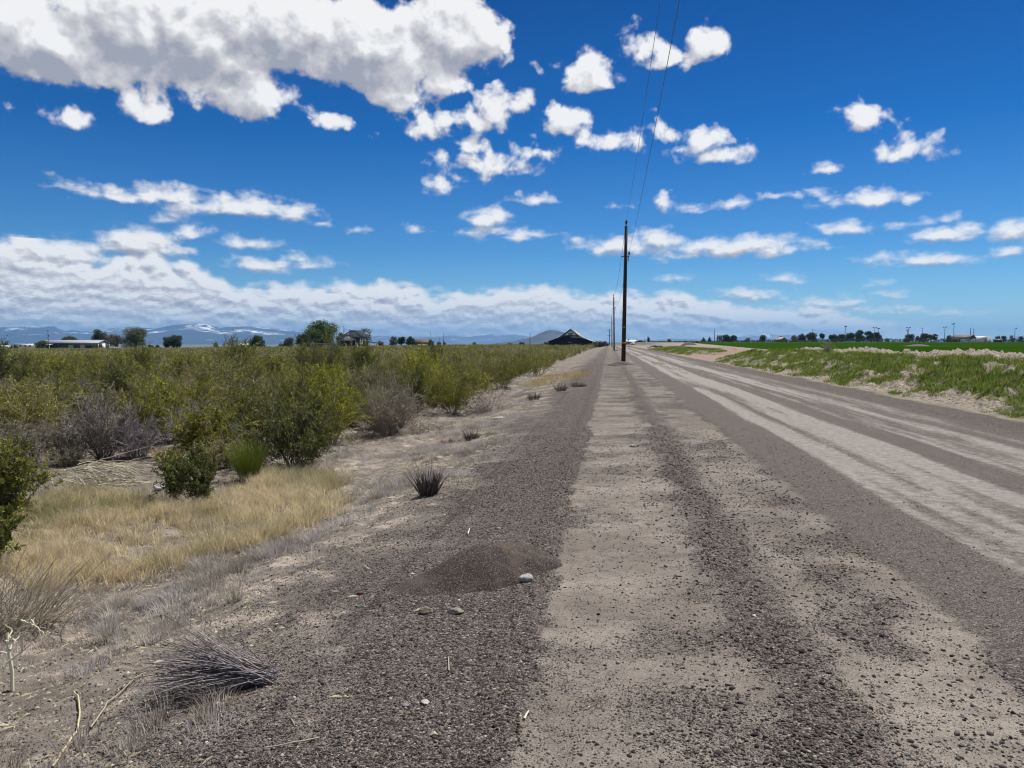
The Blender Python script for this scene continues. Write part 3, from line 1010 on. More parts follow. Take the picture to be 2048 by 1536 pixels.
def inside(poly, x, y):
    r = np.zeros(len(x), bool)
    j = len(poly) - 1
    for i in range(len(poly)):
        xi, yi, xj, yj = *poly[i], *poly[j]
        r ^= ((yi > y) != (yj > y)) & (x < (xj - xi) * (y - yi) / (yj - yi + 1e-12) + xi)
        j = i
    return r


pts = scrub_points(9000, 150)
pts = pts[~inside(GRASS_POLY, pts[:, 0], pts[:, 1])]
keep = []
cell = {}
for x, y in pts:
    if any((x - a) ** 2 + (y - b) ** 2 < (r + .2) ** 2 for a, b, r in HERO):
        continue
    d = math.hypot(x, y)
    rr = (.62 if y > 40 else .74) + .004 * d
    key = (int(x // 1.3), int(y // 1.3))
    if any((x - a) ** 2 + (y - b) ** 2 < rr * rr for i in (-1, 0, 1) for j in (-1, 0, 1) for a, b in cell.get((key[0] + i, key[1] + j), ())):
        continue
    cell.setdefault(key, []).append((x, y))
    keep.append((d, x, y))
keep.sort()
clump = lambda x, y: fbm(np.array([x * .11]), np.array([y * .11]), 97)[0]
NIND = 270
for i, (d, x, y) in enumerate(keep[:NIND]):
    c = clump(x, y) + rng.normal(0, .14)
    vi = int(rng.choice([0, 1, 5, 9])) if c > .55 else int(rng.choice([2, 4, 0, 1])) if c > .47 else int(rng.choice([3, 6, 7, 8, 7, 4]))
    if x > -6.5 - .02 * y and y > 24:
        vi = int(rng.choice([0, 1, 9, 2]))
    s = rng.uniform(.5, 1.3) * (.66 + .7 * c) * (1.0 if d > 16 else .95)
    o = link('dead_bush' if vi in (7, 8) else 'scrub_bush', variants[vi], None, (x, y, tz(x, y) - .03), rng.random() * 6.283, (s * rng.uniform(.85, 1.2), s * rng.uniform(.85, 1.2), s * rng.uniform(.85, 1.1)))
    where = 'in the scrub left of the road' if x < -7 else 'in the scrub along the gravel edge'
    tag(o, KIND_OF[vi] + ' ' + where, 'dead bush' if vi in (7, 8) else 'bush', KIND_OF[vi] + ' plants ' + where)

# the mass behind: every bush again a fan of stems with leaves, coarser with distance
lite = []
for pal in (GREEN_A, GREEN_B, OLIVE, SAGE, OLIVE, SAGE, GREY):
    kk = dict(H=1.0, Rw=.75, nstem=12, ntwig=6, nleaf=7, leaf=.10, leafw=.045, subs=0, stem_r=.012, tw=.008)
    kk.update(pal)
    if pal is GREY:
        kk.update(nstem=16, ntwig=7, subs=1, tw=.010, bark=(.26, .23, .20))
    else:
        kk['bark'] = (.27, .235, .20)
    (V, F, C), lg = bush_geo(**kk)
    k = rng.random(len(F)) < 1.0
    lite.append((V, F, C, lg))
VV, FS, FL, CC, nv = [], [], [], [], 0
rest = [(x, y) for d, x, y in keep[NIND:]]
far = scrub_points(5200, 420)
far = far[np.hypot(far[:, 0], far[:, 1]) > 120]
for x, y in rest + [tuple(p) for p in far]:
    d = math.hypot(x, y)
    c = clump(x, y) + rng.normal(0, .10)
    li = int(rng.choice([0, 1])) if c > .56 else int(rng.choice([2, 4, 3, 1])) if c > .45 else int(rng.choice([3, 5, 6, 3, 5]))
    V, F, C, lg = lite[li]
    s = rng.uniform(.7, 1.15) * (1 + ss(130, 400, d) * .25)
    a = rng.random() * 6.283
    ca, sa = math.cos(a) * s, math.sin(a) * s
    M = np.array([[ca, -sa, 0], [sa, ca, 0], [0, 0, s * rng.uniform(.85, 1.12)]]) * np.array([[1 + ss(100, 300, d) * .5], [1 + ss(100, 300, d) * .5], [1]])
    T = np.array([x, y, tz(x, y) - .03])
    br = rng.uniform(.6, 1.3)
    if lg is not None:
        sel = rng.random(len(lg[1])) < (1 if d < 60 else .62 if d < 120 else .35)
        lv = lg[0].reshape(-1, 4, 3)[sel]
        if d > 60:
            m = lv.mean(1, keepdims=True)
            lv = m + (lv - m) * (1.3 if d < 120 else 1.8)
        lv = lv.reshape(-1, 3) @ M.T + T
        VV.append(lv)
        CC.append(lg[2].reshape(-1, 4, 3)[sel].reshape(-1, 3) * br)
        FL.append(np.arange(len(lv)).reshape(-1, 4) + nv)
        nv += len(lv)
    if d < 70 or lg is None:
        VV.append(V @ M.T + T)
        CC.append(C * br)
        FS.append(F + nv)
        nv += len(V)
me = build('scrub', np.concatenate(VV), [(np.concatenate(FS), 0), (np.concatenate(FL), 1)], [M_TWIG, M_LEAF], np.concatenate(CC))
tag(link('scrub', me), 'grey-green desert scrub covering the flat left of the road', 'scrub', None, 'stuff')

# ================================================================== GRASS, STONES, DEBRIS
def blades(P, H, W, lean, C):
    """bent grass blades: a quad and a tip triangle each"""
    n = len(P)
    a = rng.random(n) * 6.283
    side = np.stack([np.cos(a), np.sin(a), np.zeros(n)], -1) * (W * .5)[:, None]
    up = np.array([0, 0, 1.0])
    m = P + lean * (H * .28)[:, None] + up * (H * .58)[:, None]
    t = P + lean * (H * .95)[:, None] + up * (H * .88)[:, None]
    V = np.stack([P - side, P + side, m + side * .7, m - side * .7, t], 1).reshape(-1, 3)
    i = np.arange(n)[:, None] * 5
    return V, i + np.array([[0, 1, 2, 3]]), i + np.array([[3, 2, 4]]), np.repeat(C, 5, 0)


def blade_object(name, P, H, W, lean, C, label, cat):
    V, q, t, c = blades(P, H, W, lean, C)
    return tag(link(name, build(name, V, [(q, 0), (t, 0)], [M_GRASS], c)), label, cat, None, 'stuff')


def in_poly(poly, n):
    lo, hi = poly.min(0), poly.max(0)
    out = np.zeros((0, 2))
    while len(out) < n:
        p = lo + (hi - lo) * rng.random((n * 2, 2))
        out = np.concatenate([out, p[inside(poly, p[:, 0], p[:, 1])]])
    return out[:n]


def pal(cols, n, s=.18):
    cols = np.array(cols)
    k = rng.integers(0, len(cols), n)
    f = rng.random((n, 1))
    return (cols[k] * f + cols[rng.integers(0, len(cols), n)] * (1 - f)) * rng.uniform(1 - s, 1 + s, (n, 1))


# --- golden dry grass at the foot of the bushes: clumps with bare patches, ragged at the rim
q = in_poly(GRASS_POLY, 3600)
q = q + np.stack([fbm(q[:, 0] * 1.7, q[:, 1] * 1.7, 127) - .5, fbm(q[:, 0] * 1.7 + 50, q[:, 1] * 1.7, 128) - .5], -1) * 1.5 + rng.normal(0, .12, q.shape)
den = fbm(q[:, 0] * 1.4, q[:, 1] * 1.4, 131)
q = q[rng.random(len(q)) < .25 + .9 * ss(.34, .52, den)]
k, nb = len(q), 30
rad = np.repeat(rng.uniform(.03, .09, k), nb)
ang, rr = rng.random(k * nb) * 6.283, rng.random(k * nb) ** .6
off = np.stack([np.cos(ang), np.sin(ang)], -1)
pp = np.repeat(q, nb, 0) + off * (rad * rr)[:, None]
tone = np.repeat(fbm(q[:, 0] * .8, q[:, 1] * .8, 139) + rng.normal(0, .09, k), nb)[:, None]
sm_ = np.repeat(rng.random(k), nb)[:, None]
gold = pal([(.76, .63, .36), (.62, .52, .30), (.46, .39, .23), (.86, .75, .48)], k * nb) * (.75 + .5 * sm_)
grn = pal([(.26, .27, .10), (.36, .33, .16), (.46, .40, .23)], k * nb)
gm = ss(.50, .74, tone)
hh = np.repeat(rng.uniform(.07, .24, k) * (.6 + .7 * vnoise(q[:, 0] * 2, q[:, 1] * 2, 141)), nb) * rng.uniform(.5, 1.2, k * nb)
lean = np.column_stack([off * (rr * .75)[:, None] + np.repeat(rng.normal(0, .35, (k, 2)), nb, 0) + rng.normal(0, .25, (k * nb, 2)), np.zeros(k * nb)])
blade_object('dry_grass', np.column_stack([pp, terrain(pp[:, 0], pp[:, 1]) - .005]), hh, rng.uniform(.0025, .005, k * nb), lean, gold * (1 - gm) + grn * gm, 'golden dry grass growing at the foot of the green bushes', 'dry grass')

# --- low grey tufts on the slope down from the gravel, one mass of ground cover
TUFT_PX = [(-60, 1195), (110, 1170), (380, 1128), (640, 1045), (760, 965), (860, 880), (960, 830), (1060, 775), (1075, 800), (1000, 870), (930, 960), (800, 1010), (620, 1090), (470, 1170), (560, 1260), (430, 1340), (480, 1440), (430, 1620), (-100, 1620)]
TUFT_POLY = np.array([ground_at(u, v)[:2] for u, v in TUFT_PX])
q = in_poly(TUFT_POLY, 2300)
dn = fbm(q[:, 0] * 1.5, q[:, 1] * 1.5, 151)
q = q[rng.random(len(q)) < ss(.44, .62, dn) * (1 - .75 * ss(-2.4, -1.7, q[:, 0]))]
rest_ = in_poly(np.array([[-2.2, 2], [-5.2, 2], [-6.4, 45], [-4.2, 48], [-2.6, 14]]), 700)
und = in_poly(np.array([[-4.0, 11], [-4.0, 42], [-16, 40], [-13, 11], [-8.5, 8.5]]), 1500)
q = np.concatenate([q, rest_[fbm(rest_[:, 0] * .9, rest_[:, 1] * .6, 153) > .47], und])
nb = 85
k = len(q)
P0 = np.repeat(q, nb, 0)
rad = np.repeat(rng.uniform(.03, .17, k), nb)
ang, rr = rng.random(k * nb) * 6.283, rng.random(k * nb) ** .6
off = np.stack([np.cos(ang), np.sin(ang)], -1)
pp = P0 + off * (rad * rr)[:, None]
lean = np.column_stack([off * (rr * 1.1)[:, None] + rng.normal(0, .25, (k * nb, 2)) + np.array([[-.25, -.05]]), np.zeros(k * nb)])
hh = np.repeat(rng.uniform(.035, .13, k), nb) * rng.uniform(.5, 1.2, k * nb)
tint = np.repeat(pal([(.50, .465, .42), (.44, .405, .36), (.36, .32, .24), (.56, .51, .42), (.28, .23, .18)], k), nb, 0)
blade_object('grass_tufts', np.column_stack([pp, terrain(pp[:, 0], pp[:, 1]) - .004]), hh, rng.uniform(.0026, .005, k * nb), lean, tint * rng.uniform(.75, 1.3, (k * nb, 1)), 'low grey dead grass tufts on the slope beside the gravel', 'dead grass')

# --- loose straw and twig litter lying flat
q = np.concatenate([in_poly(TUFT_POLY, 14000), in_poly(np.array([[-.9, 2.6], [-4.6, 2.6], [-9.5, 11], [-5.2, 26], [-2.2, 14]]), 9000)])
q = q[rng.random(len(q)) < ss(-1.0, -2.6, q[:, 0] + rng.normal(0, .5, len(q))) + .02]
n = len(q)
a = rng.random(n) * 6.283
L = rng.uniform(.006, .035, n) * rng.choice([1, 1, 1, 1, 1, 2.5], n)
d = np.stack([np.cos(a), np.sin(a)], -1)
e0, e1 = q - d * L[:, None] / 2, q + d * L[:, None] / 2
w = np.stack([-d[:, 1], d[:, 0]], -1) * rng.uniform(.0006, .0013, n)[:, None]
z0, z1 = terrain(e0[:, 0], e0[:, 1]) + .006, terrain(e1[:, 0], e1[:, 1]) + .006
zt = np.maximum((z0 + z1) / 2, terrain(q[:, 0], q[:, 1])) + rng.uniform(.002, .010, n)
V = np.stack([np.column_stack([e0 - w, z0]), np.column_stack([e0 + w, z0]), np.column_stack([e1 + w, z1]), np.column_stack([e1 - w, z1]), np.column_stack([q, zt + .004])], 1).reshape(-1, 3)
i = np.arange(n)[:, None] * 5
F3 = np.concatenate([i + np.array([[0, 1, 4]]), i + np.array([[1, 2, 4]]), i + np.array([[2, 3, 4]]), i + np.array([[3, 0, 4]])])
C = np.repeat(pal([(.30, .265, .215), (.22, .19, .155), (.14, .12, .10), (.38, .34, .275)], n), 5, 0)
tag(link('straw_litter', build('straw_litter', V, [(F3, 0)], [M_TWIG], C)), 'loose dry straw scattered over the slope beside the gravel', 'straw', None, 'stuff')

# --- green grass on the right bank: clumps, coarser with distance
NG = 19000
y = 9 + (175 - 9) * rng.random(NG * 3) ** 1.9
x = rng.uniform(8.7, 15.2, NG * 3)
z1_, z2_ = zones(x, y)
ok = rng.random(len(x)) < z2_[:, 0] ** 1.3 * np.clip(26 / y, .3, 1)
x, y = x[ok][:NG], y[ok][:NG]
k = len(x)
dist = np.hypot(x, y)
nb = 22
rad = np.repeat(.05 + .0035 * dist, nb)
ang, rr = rng.random(k * nb) * 6.283, rng.random(k * nb) ** .5
off = np.stack([np.cos(ang), np.sin(ang)], -1)
pp = np.repeat(np.stack([x, y], -1), nb, 0) + off * (rad * rr)[:, None]
D = np.repeat(dist, nb)
hh = np.repeat(rng.uniform(.06, .18, k) * (.6 + .9 * vnoise(x * .8, y * .5, 163)), nb) * rng.uniform(.6, 1.2, k * nb)
lean = np.column_stack([off * (rr * .5)[:, None] + rng.normal(0, .25, (k * nb, 2)), np.zeros(k * nb)])
tint = np.repeat(pal([(.13, .20, .024), (.17, .245, .032), (.23, .27, .055), (.10, .155, .02), (.33, .31, .11)], k), nb, 0)
blade_object('green_grass', np.column_stack([pp, terrain(pp[:, 0], pp[:, 1]) - .01]), hh, .004 + .00042 * D, lean, tint * rng.uniform(.75, 1.3, (k * nb, 1)), 'fresh green grass in clumps on the pale earth bank right of the road', 'grass')

# --- loose stones: one mass of gravel
t_ = (1 + 5 ** .5) / 2
ICO = unit(np.array([(-1, t_, 0), (1, t_, 0), (-1, -t_, 0), (1, -t_, 0), (0, -1, t_), (0, 1, t_), (0, -1, -t_), (0, 1, -t_), (t_, 0, -1), (t_, 0, 1), (-t_, 0, -1), (-t_, 0, 1)], float))
ICF = np.array([(0, 11, 5), (0, 5, 1), (0, 1, 7), (0, 7, 10), (0, 10, 11), (1, 5, 9), (5, 11, 4), (11, 10, 2), (10, 7, 6), (7, 1, 8), (3, 9, 4), (3, 4, 2), (3, 2, 6), (3, 6, 8), (3, 8, 9), (4, 9, 5), (2, 4, 11), (6, 2, 10), (8, 6, 7), (9, 8, 1)])


def stones(P, S, C):
    n = len(P)
    V = ICO[None] * rng.uniform(.58, 1.28, (n, 12, 1)) * (np.array([1, 1, .68]) * rng.uniform(.65, 1.25, (n, 1, 3)))
    a = rng.random(n) * 6.283
    ca, sa = np.cos(a)[:, None], np.sin(a)[:, None]
    V = np.stack([V[..., 0] * ca - V[..., 1] * sa, V[..., 0] * sa + V[..., 1] * ca, V[..., 2]], -1) * S[:, None, None] + P[:, None]
    return V.reshape(-1, 3), (ICF[None] + np.arange(n)[:, None, None] * 12).reshape(-1, 3), np.repeat(C, 12, 0)


NS = 200000
yy = 2.6 + 15 * rng.random(NS) ** 1.7
xx = rng.uniform(-4.4, 3.2, NS) * np.clip(yy / 6 + .25, .3, 1.15) + .0
zo, _ = zones(xx, yy)
g = zo[:, 0]
prob = ss(17.5, 8, yy) * np.where(xx > 2.0, .10 * (1 - zo[:, 1]), .05 + g ** 1.3 * 1.2) * (1 - .75 * zo[:, 2])
ok = rng.random(NS) < prob
xx, yy, g = xx[ok], yy[ok], g[ok]
n = len(xx)
S = .0042 * np.exp(rng.normal(.0, .42, n)) * (1 + .055 * (yy - 3).clip(0, 8))
S = np.clip(S, .002, .0115)
rd = (xx > .35) & (xx < 2.0)
S[rd] *= rng.uniform(.9, 1.65, rd.sum())
grey = np.exp(rng.normal(math.log(.085), .55, (n, 1))).clip(.02, .5)
C = grey * np.array([[1.12, .97, .88]]) * rng.uniform(.92, 1.08, (n, 3))
V, F, C = stones(np.column_stack([xx, yy, terrain(xx, yy) + S * .05]), S, C)
me = build('gravel', V, [(F, 0)], [M_STONE], C)
tag(link('gravel', me), 'loose dark crushed gravel scattered over the road shoulder', 'gravel', None, 'stuff')


# --- single stones one can point at
def rock(u, v, wpx, label, col, flat=.62, seed=1, name='stone', stretch=1.35):
    x, y, z = ground_at(u, v)
    d = float(np.array([x, y, 0]) @ FH)
    s = wpx / FPX * d / 2
    r = np.random.default_rng(seed)
    import bmesh
    bm = bmesh.new()
    bmesh.ops.create_icosphere(bm, subdivisions=4, radius=1)
    offs = r.random(3) * 40
    pl = [(unit(r.normal(size=3)), r.uniform(.62, .9)) for _ in range(9)]
    for vtx in bm.verts:
        p = np.array(vtx.co)
        k = 1.0
        for nrm, dd in pl:
            t = float(p @ nrm)
            if t > dd:
                k = min(k, dd / t * .96 + .04)
        from mathutils import noise
        nz = noise.fractal(Vector(p * 2.2 + offs), .8, 2.0, 5)
        p = p * (k + .07 * nz)
        vtx.co = (p[0] * s * stretch / 1.15, p[1] * s, p[2] * s * flat)
    me = bpy.data.meshes.new(name)
    for f in bm.faces:
        f.smooth = True
    bm.to_mesh(me)
    bm.free()
    me.materials.append(plain('stone_surface', col, .45, 60, .9, bump=.002))
    o = link(name, me, None, (x, y, z + s * flat * .45), r.uniform(-.5, .5))
    return tag(o, label, 'stone')


def heap_material():
    m, t = material('fine_dark_gravel')
    P = t.n('ShaderNodeTexCoord').outputs['Object']
    v = t.n('ShaderNodeTexVoronoi', {'Vector': P, 'Scale': 230})
    h = t.n('ShaderNodeSeparateColor', {'Color': v.outputs['Color']}).outputs[0]
    c = t.ramp(h, [(0, (.024, .020, .018)), (.5, (.062, .051, .045)), (.85, (.12, .10, .088)), (1, (.30, .26, .22))])  # dark fine gravel, toned down further to put in the heap's shaded side
    c = t.mix(t.step(t.noise(P, 3.5, 5, .6), .5, .72, 0, .7), c, (.15, .115, .09))
    bp = t.n('ShaderNodeBump', {'Strength': 1.0, 'Distance': .004, 'Height': t.m('SUBTRACT', 1.0, v.outputs['Distance'])}).outputs[0]
    surface(t, c, .95, bp, .1)
    return m


MAT_HEAP = heap_material()

# fine gravel heap beside the shoulder (its own thing) and the spoil at the pole foot
def heap(name, cx, cy, a, b, h, ang, label, cat, coarse=0.0, seed=5):
    n = 70
    u, v = np.meshgrid(np.linspace(-1.25, 1.25, n), np.linspace(-1.25, 1.25, n))
    ca, sa = math.cos(ang), math.sin(ang)
    X, Y = cx + u * a * ca - v * b * sa, cy + u * a * sa + v * b * ca
    wob = 1 + .45 * (fbm(u * 1.6 + 7, v * 1.6, seed) - .5)
    r = np.sqrt((u + .2 * v * v) ** 2 + v * v * (1 + .4 * ss(.6, -.6, u))) / wob
    prof = np.clip(1 - r, 0, 1) ** 1.15 * (.25 + .75 * ss(-1, .55, u))
    sm = 1 - np.exp(-((prof * 2.6) ** 1.2)) * 1.0
    Z = terrain(X, Y) - .015 + h * sm * .95 + prof.clip(0, .3) * (fbm(X * 22, Y * 22, seed + 3) - .5) * (.05 + coarse)
    Z += .03 * (fbm(X * 30, Y * 30, seed + 5, 3) - .5) * ss(.45, .8, r) - .006
    Z -= .06 * ss(.86, 1.15, r)
    I = np.arange(n * n).reshape(n, n)
    Q = np.stack([I[:-1, :-1], I[:-1, 1:], I[1:, 1:], I[1:, :-1]], -1).reshape(-1, 4)
    Vv = np.stack([X, Y, Z], -1).reshape(-1, 3)
    zz1 = np.zeros((n * n, 4)); zz1[:, 0] = .95; zz1[:, 3] = 1.0
    zz2 = np.zeros((n * n, 4))
    o = link(name, build(name, Vv, [(Q, 0)], [MAT_HEAP if coarse < .05 else MAT_GROUND], None, True, {'zone': zz1, 'zone2': zz2}))
    return tag(o, label, cat)


x0, y0, _ = ground_at(962, 1150)
heap('gravel_heap', x0, y0, .80, .38, .275, R_(40), 'smooth low heap of fine dark gravel beside three stones', 'gravel heap')
rock(1047, 1160, 34, 'pale grey rounded rock beside the heap of fine gravel', (.36, .35, .32), .60, 3)
rock(852, 1226, 26, 'brown speckled stone below the heap of fine gravel', (.19, .16, .115), .62, 4)
rock(913, 1225, 32, 'flat tan-grey stone at the near foot of the gravel heap', (.25, .23, .185), .42, 6)
rock(720, 1188, 15, 'small dark red stone left of the gravel heap', (.15, .06, .055), .6, 7)
rock(1265, 894, 11, 'single pale round stone alone on the tan shoulder', (.42, .39, .34), .75, 8)
rock(850, 1407, 17, 'small white and grey stone among the dark gravel in front', (.44, .42, .39), .6, 9)
rock(811, 1411, 15, 'small bluish grey chip of stone among the dark gravel in front', (.20, .21, .22), .4, 10)
rock(996, 1058, 11, 'small orange chip of stone behind the gravel heap', (.34, .21, .13), .5, 11)
rock(868, 1470, 15, 'small tan stone among the dark gravel near the bottom', (.45, .39, .28), .6, 12)
rock(328, 978, 34, 'pale white stone half hidden in the dry grass left of the twin bushes', (.62, .60, .56), .55, 13)
rock(1000, 838, 22, 'pale flat stone at the edge of the gravel below the brush heap', (.50, .46, .40), .35, 14)
rock(878, 917, 16, 'small whitish stone on the slope behind the dark grass tuft', (.50, .47, .42), .5, 15)


# --- sticks, bones, stalks
def stick(pts_px, r, col, label, name='dry_stick', cat='stick', lift=.008):
    P = [np.array(ground_at(u, v)) + np.array([0, 0, lift]) for u, v in pts_px]
    P = np.array(P)
    t = np.linspace(0, len(P) - 1, 4 * len(P))
    P = np.stack([np.interp(t, np.arange(len(P)), P[:, i]) for i in range(3)], -1)
    P[:, 2] = terrain(P[:, 0], P[:, 1]) + r * .8 + lift
    V, F, C = sticks([(P, r, r * .6, np.array(col))], 6)
    return tag(link(name, build(name, V, [(F, 0)], [M_TWIG], C, True)), label, cat)


stick([(1048, 1440), (1052, 1432), (1057, 1424)], .006, (.62, .56, .45), 'short pale stick lying on dark gravel near the bottom', lift=.0)
stick([(936, 1071), (939, 1060)], .007, (.58, .54, .48), 'short whitish stick on the slope behind the gravel heap')
stick([(898, 1345), (897, 1318)], .003, (.55, .50, .40), 'thin straw-coloured stalk lying on the gravel below the stones', 'dry_stalk', 'stalk')
stick([(105, 1540), (150, 1475), (160, 1430), (157, 1398), (148, 1388)], .0055, (.56, .47, .30), 'long bent straw-coloured stalk at the lower left', 'dry_stalk', 'stalk', .01)
stick([(181, 1463), (215, 1410), (262, 1370), (290, 1352)], .0045, (.36, .30, .23), 'long thin grey-brown stalk between the grey tufts', 'dry_stalk', 'stalk', .015)
stick([(700, 1028), (790, 1012), (830, 1002)], .004, (.45, .39, .28), 'long thin dry stalk lying towards the dark grass tuft', 'dry_stalk', 'stalk')
stick([(640, 1480), (585, 1490), (530, 1500)], .0035, (.42, .36, .28), 'thin dry stalk across the gravel near the bottom edge', 'dry_stalk', 'stalk')

# white dead sapling at the lower left
x, y, z = ground_at(24, 1382)
d = float(np.array([x, y, 0]) @ FH)
s = d / FPX
px = lambda a, b, dep=0.0: RT * a * s + np.array([0, 0, b * s]) + FH * dep
W = np.array([.62, .585, .53])
tr = np.array([px(0, -6), px(-1, 40, .01), px(-3, 75, .0), px(-4, 105, -.01), px(-5, 122, 0)])
segs = [(tr, .0115, .0065, W)]
for pts in ([(-3, 62), (22, 82), (45, 100)], [(-3, 62), (-20, 78), (-27, 84)], [(-4, 105), (20, 128), (40, 146), (56, 166)], [(22, 82), (35, 118), (50, 150), (52, 160)],
            [(40, 146), (52, 148), (60, 140)], [(-4, 105), (-3, 122), (-4, 142)], [(5, 92), (8, 108)], [(45, 150), (62, 170)], [(-10, 106), (20, 104)], [(38, 140), (70, 112)], [(28, 150), (48, 140)]):
    P = np.array([px(a, b, rng.normal(0, .02)) for a, b in pts])
    t = np.linspace(0, len(P) - 1, 8)
    P = np.stack([np.interp(t, np.arange(len(P)), P[:, i]) for i in range(3)], -1) + rng.normal(0, .002, (8, 3))
    segs.append((P, .0058, .0022, W * rng.uniform(.85, 1.05)))
V, F, C = sticks(segs, 7)
tag(link('dead_sapling', build('dead_sapling', V, [(F, 0)], [M_TWIG], C, True), None, (x, y, z)), 'bleached white dead sapling with forked twigs at the lower left', 'dead sapling')

# tall pale weed stalks at the left edge
x, y, z = ground_at(12, 1262)
segs = []
for i in range(140):
    b = np.array([rng.normal(0, .16), rng.normal(0, .12), -.02])
    d = np.array([rng.uniform(-.1, 1.0), rng.normal(0, .45), rng.uniform(.5, 1.2)])
    col = np.array([.60, .52, .34]) * rng.uniform(.6, 1.15)
    P = curve(b, d, rng.uniform(.3, .72), 6, (.25, 0, -.25), .08)
    segs.append((P, .0038, .0018, col))
    for j in range(2):
        kq = rng.integers(2, 5)
        segs.append((curve(P[kq], unit(P[kq + 1] - P[kq] if kq < 5 else d) + rng.normal(0, .5, 3), .12, 3, (0, 0, 0), .1), .0016, .0008, col))
V, F, C = sticks(segs, 4)
tag(link('weed_stalks', build('weed_stalks', V, [(F, 0)], [M_TWIG], C), None, (x, y, z)), 'sprawling straw-coloured weed with long thin stalks at the left edge', 'dry weed')

# bundle of dead stalks lying on its side, root end to the right
xr, yr, zr = ground_at(545, 1362)
xl, yl, zl = ground_at(330, 1385)
ax = np.array([xl - xr, yl - yr, 0.0])
LB = np.linalg.norm(ax)
ax /= LB
nr = np.array([-ax[1], ax[0], 0])
segs = []
for i in range(300):
    a = rng.normal(0, .24)
    e = abs(rng.normal(.22, .20))
    d = ax + nr * a + np.array([0, 0, e + .02])
    st = np.array([0, 0, .012]) + nr * rng.normal(0, .03) + np.array([0, 0, abs(rng.normal(0, .015))]) - ax * rng.uniform(-.12, .03)
    L = LB * rng.uniform(.4, 1.1)
    P = curve(st, d, L, 8, np.array([0, 0, -.65 * rng.random()]) + nr * rng.normal(0, .30), .05)
    P[:, 2] = np.maximum(P[:, 2], .006)
    segs.append((P, .0030, .0013, np.array([.30, .265, .22]) * rng.uniform(.3, 1.5)))
for i in range(70):
    d = -ax + rng.normal(0, .5, 3) + np.array([0, 0, .45])
    segs.append((curve(np.array([0, 0, .01]) + ax * rng.uniform(0, .1) + nr * rng.normal(0, .03), d, rng.uniform(.04, .10), 3, (0, 0, -.2), .1), .0028, .001, np.array([.42, .38, .32]) * rng.uniform(.7, 1.2)))
V, F, C = sticks(segs, 4)
tag(link('stalk_bundle', build('stalk_bundle', V, [(F, 0)], [M_TWIG], C), None, (xr, yr, zr)), 'fallen fan of dead grey stalks lying on its side at the lower left', 'dead plant')


def spray(u, v, hpx, wpx, n, cols, label, name='grass_clump', cat='grass clump', tilt=.5, tall=0):
    x, y, z = ground_at(u, v)
    d = float(np.array([x, y, 0]) @ FH)
    H, Wd = hpx / FPX * d, wpx / FPX * d / 2
    segs = []
    for i in range(n):
        a, q = rng.random() * 6.283, rng.random() ** .7 * tilt
        b = np.array([math.cos(a), math.sin(a), 0]) * Wd * .55 * rng.random() ** .5 + np.array([0, 0, -.01])
        dd = np.array([math.cos(a) * math.sin(q), math.sin(a) * math.sin(q), math.cos(q)])
        c = np.array(cols[rng.integers(len(cols))]) * rng.uniform(.7, 1.3)
        hh = H * rng.uniform(.45, .95) * (1.55 if i < tall else 1)
        segs.append((curve(b, dd, hh, 4, (0, 0, -.1), .06), .0030 + .00012 * d, .0012, c))
    V, F, C = sticks(segs, 3)
    return tag(link(name, build(name, V, [(F, 0)], [M_TWIG], C), None, (x, y, z)), label, cat)


DK = [(.085, .07, .062), (.12, .10, .09), (.17, .15, .13), (.06, .05, .045)]
spray(857, 990, 62, 58, 260, DK, 'dark spiky tuft of dead grass standing alone on the slope', tilt=.55, tall=10)
spray(942, 880, 26, 40, 120, DK, 'small dark grass clump on the slope below the pale brush heap', tilt=.8)
spray(1068, 800, 22, 34, 110, DK, 'small dark grass clump at the gravel edge, left of the round dark clump', tilt=.8)
spray(1122, 782, 22, 34, 110, DK, 'dark dead grass clump at the gravel edge among the yellow grass', tilt=.9)
spray(1157, 773, 15, 40, 150, DK, 'round dark clump of dead weed lying on the gravel', 'dead_weed', 'dead weed', 1.4)
spray(895, 890, 18, 34, 110, [(.20, .14, .10), (.14, .10, .08)], 'small brown grass clump in front of the pale twigs', tilt=.9)
spray(335, 918, 40, 70, 160, [(.62, .50, .28), (.55, .44, .26), (.46, .36, .2)], 'bright straw-coloured clump of bent dead grass behind the twin bushes', tilt=1.0)
# pale branches fallen in front of the bare bush
x, y, z = ground_at(205, 972)
segs = []
for i in range(95):
    a = rng.normal(.35, .75)
    d = RT * math.cos(a) + FH * math.sin(a) * .6 + np.array([0, 0, rng.normal(.08, .15)])
    P = curve(RT * rng.uniform(-.7, .35) + FH * rng.normal(0, .32) + np.array([0, 0, rng.uniform(.01, .32)]), d, rng.uniform(.25, 1.0), 7, np.array([0, 0, -.5]) + RT * .2, .13)
    P[:, 2] = np.maximum(P[:, 2], .01)
    segs.append((P, .006, .0025, np.array([.50, .45, .385]) * rng.uniform(.35, 1.25)))
V, F, C = sticks(segs, 4)
tag(link('fallen_branches', build('fallen_branches', V, [(F, 0)], [M_TWIG], C), None, (x, y, z)), 'heap of pale bleached branches lying in front of the bare grey bush', 'branches')
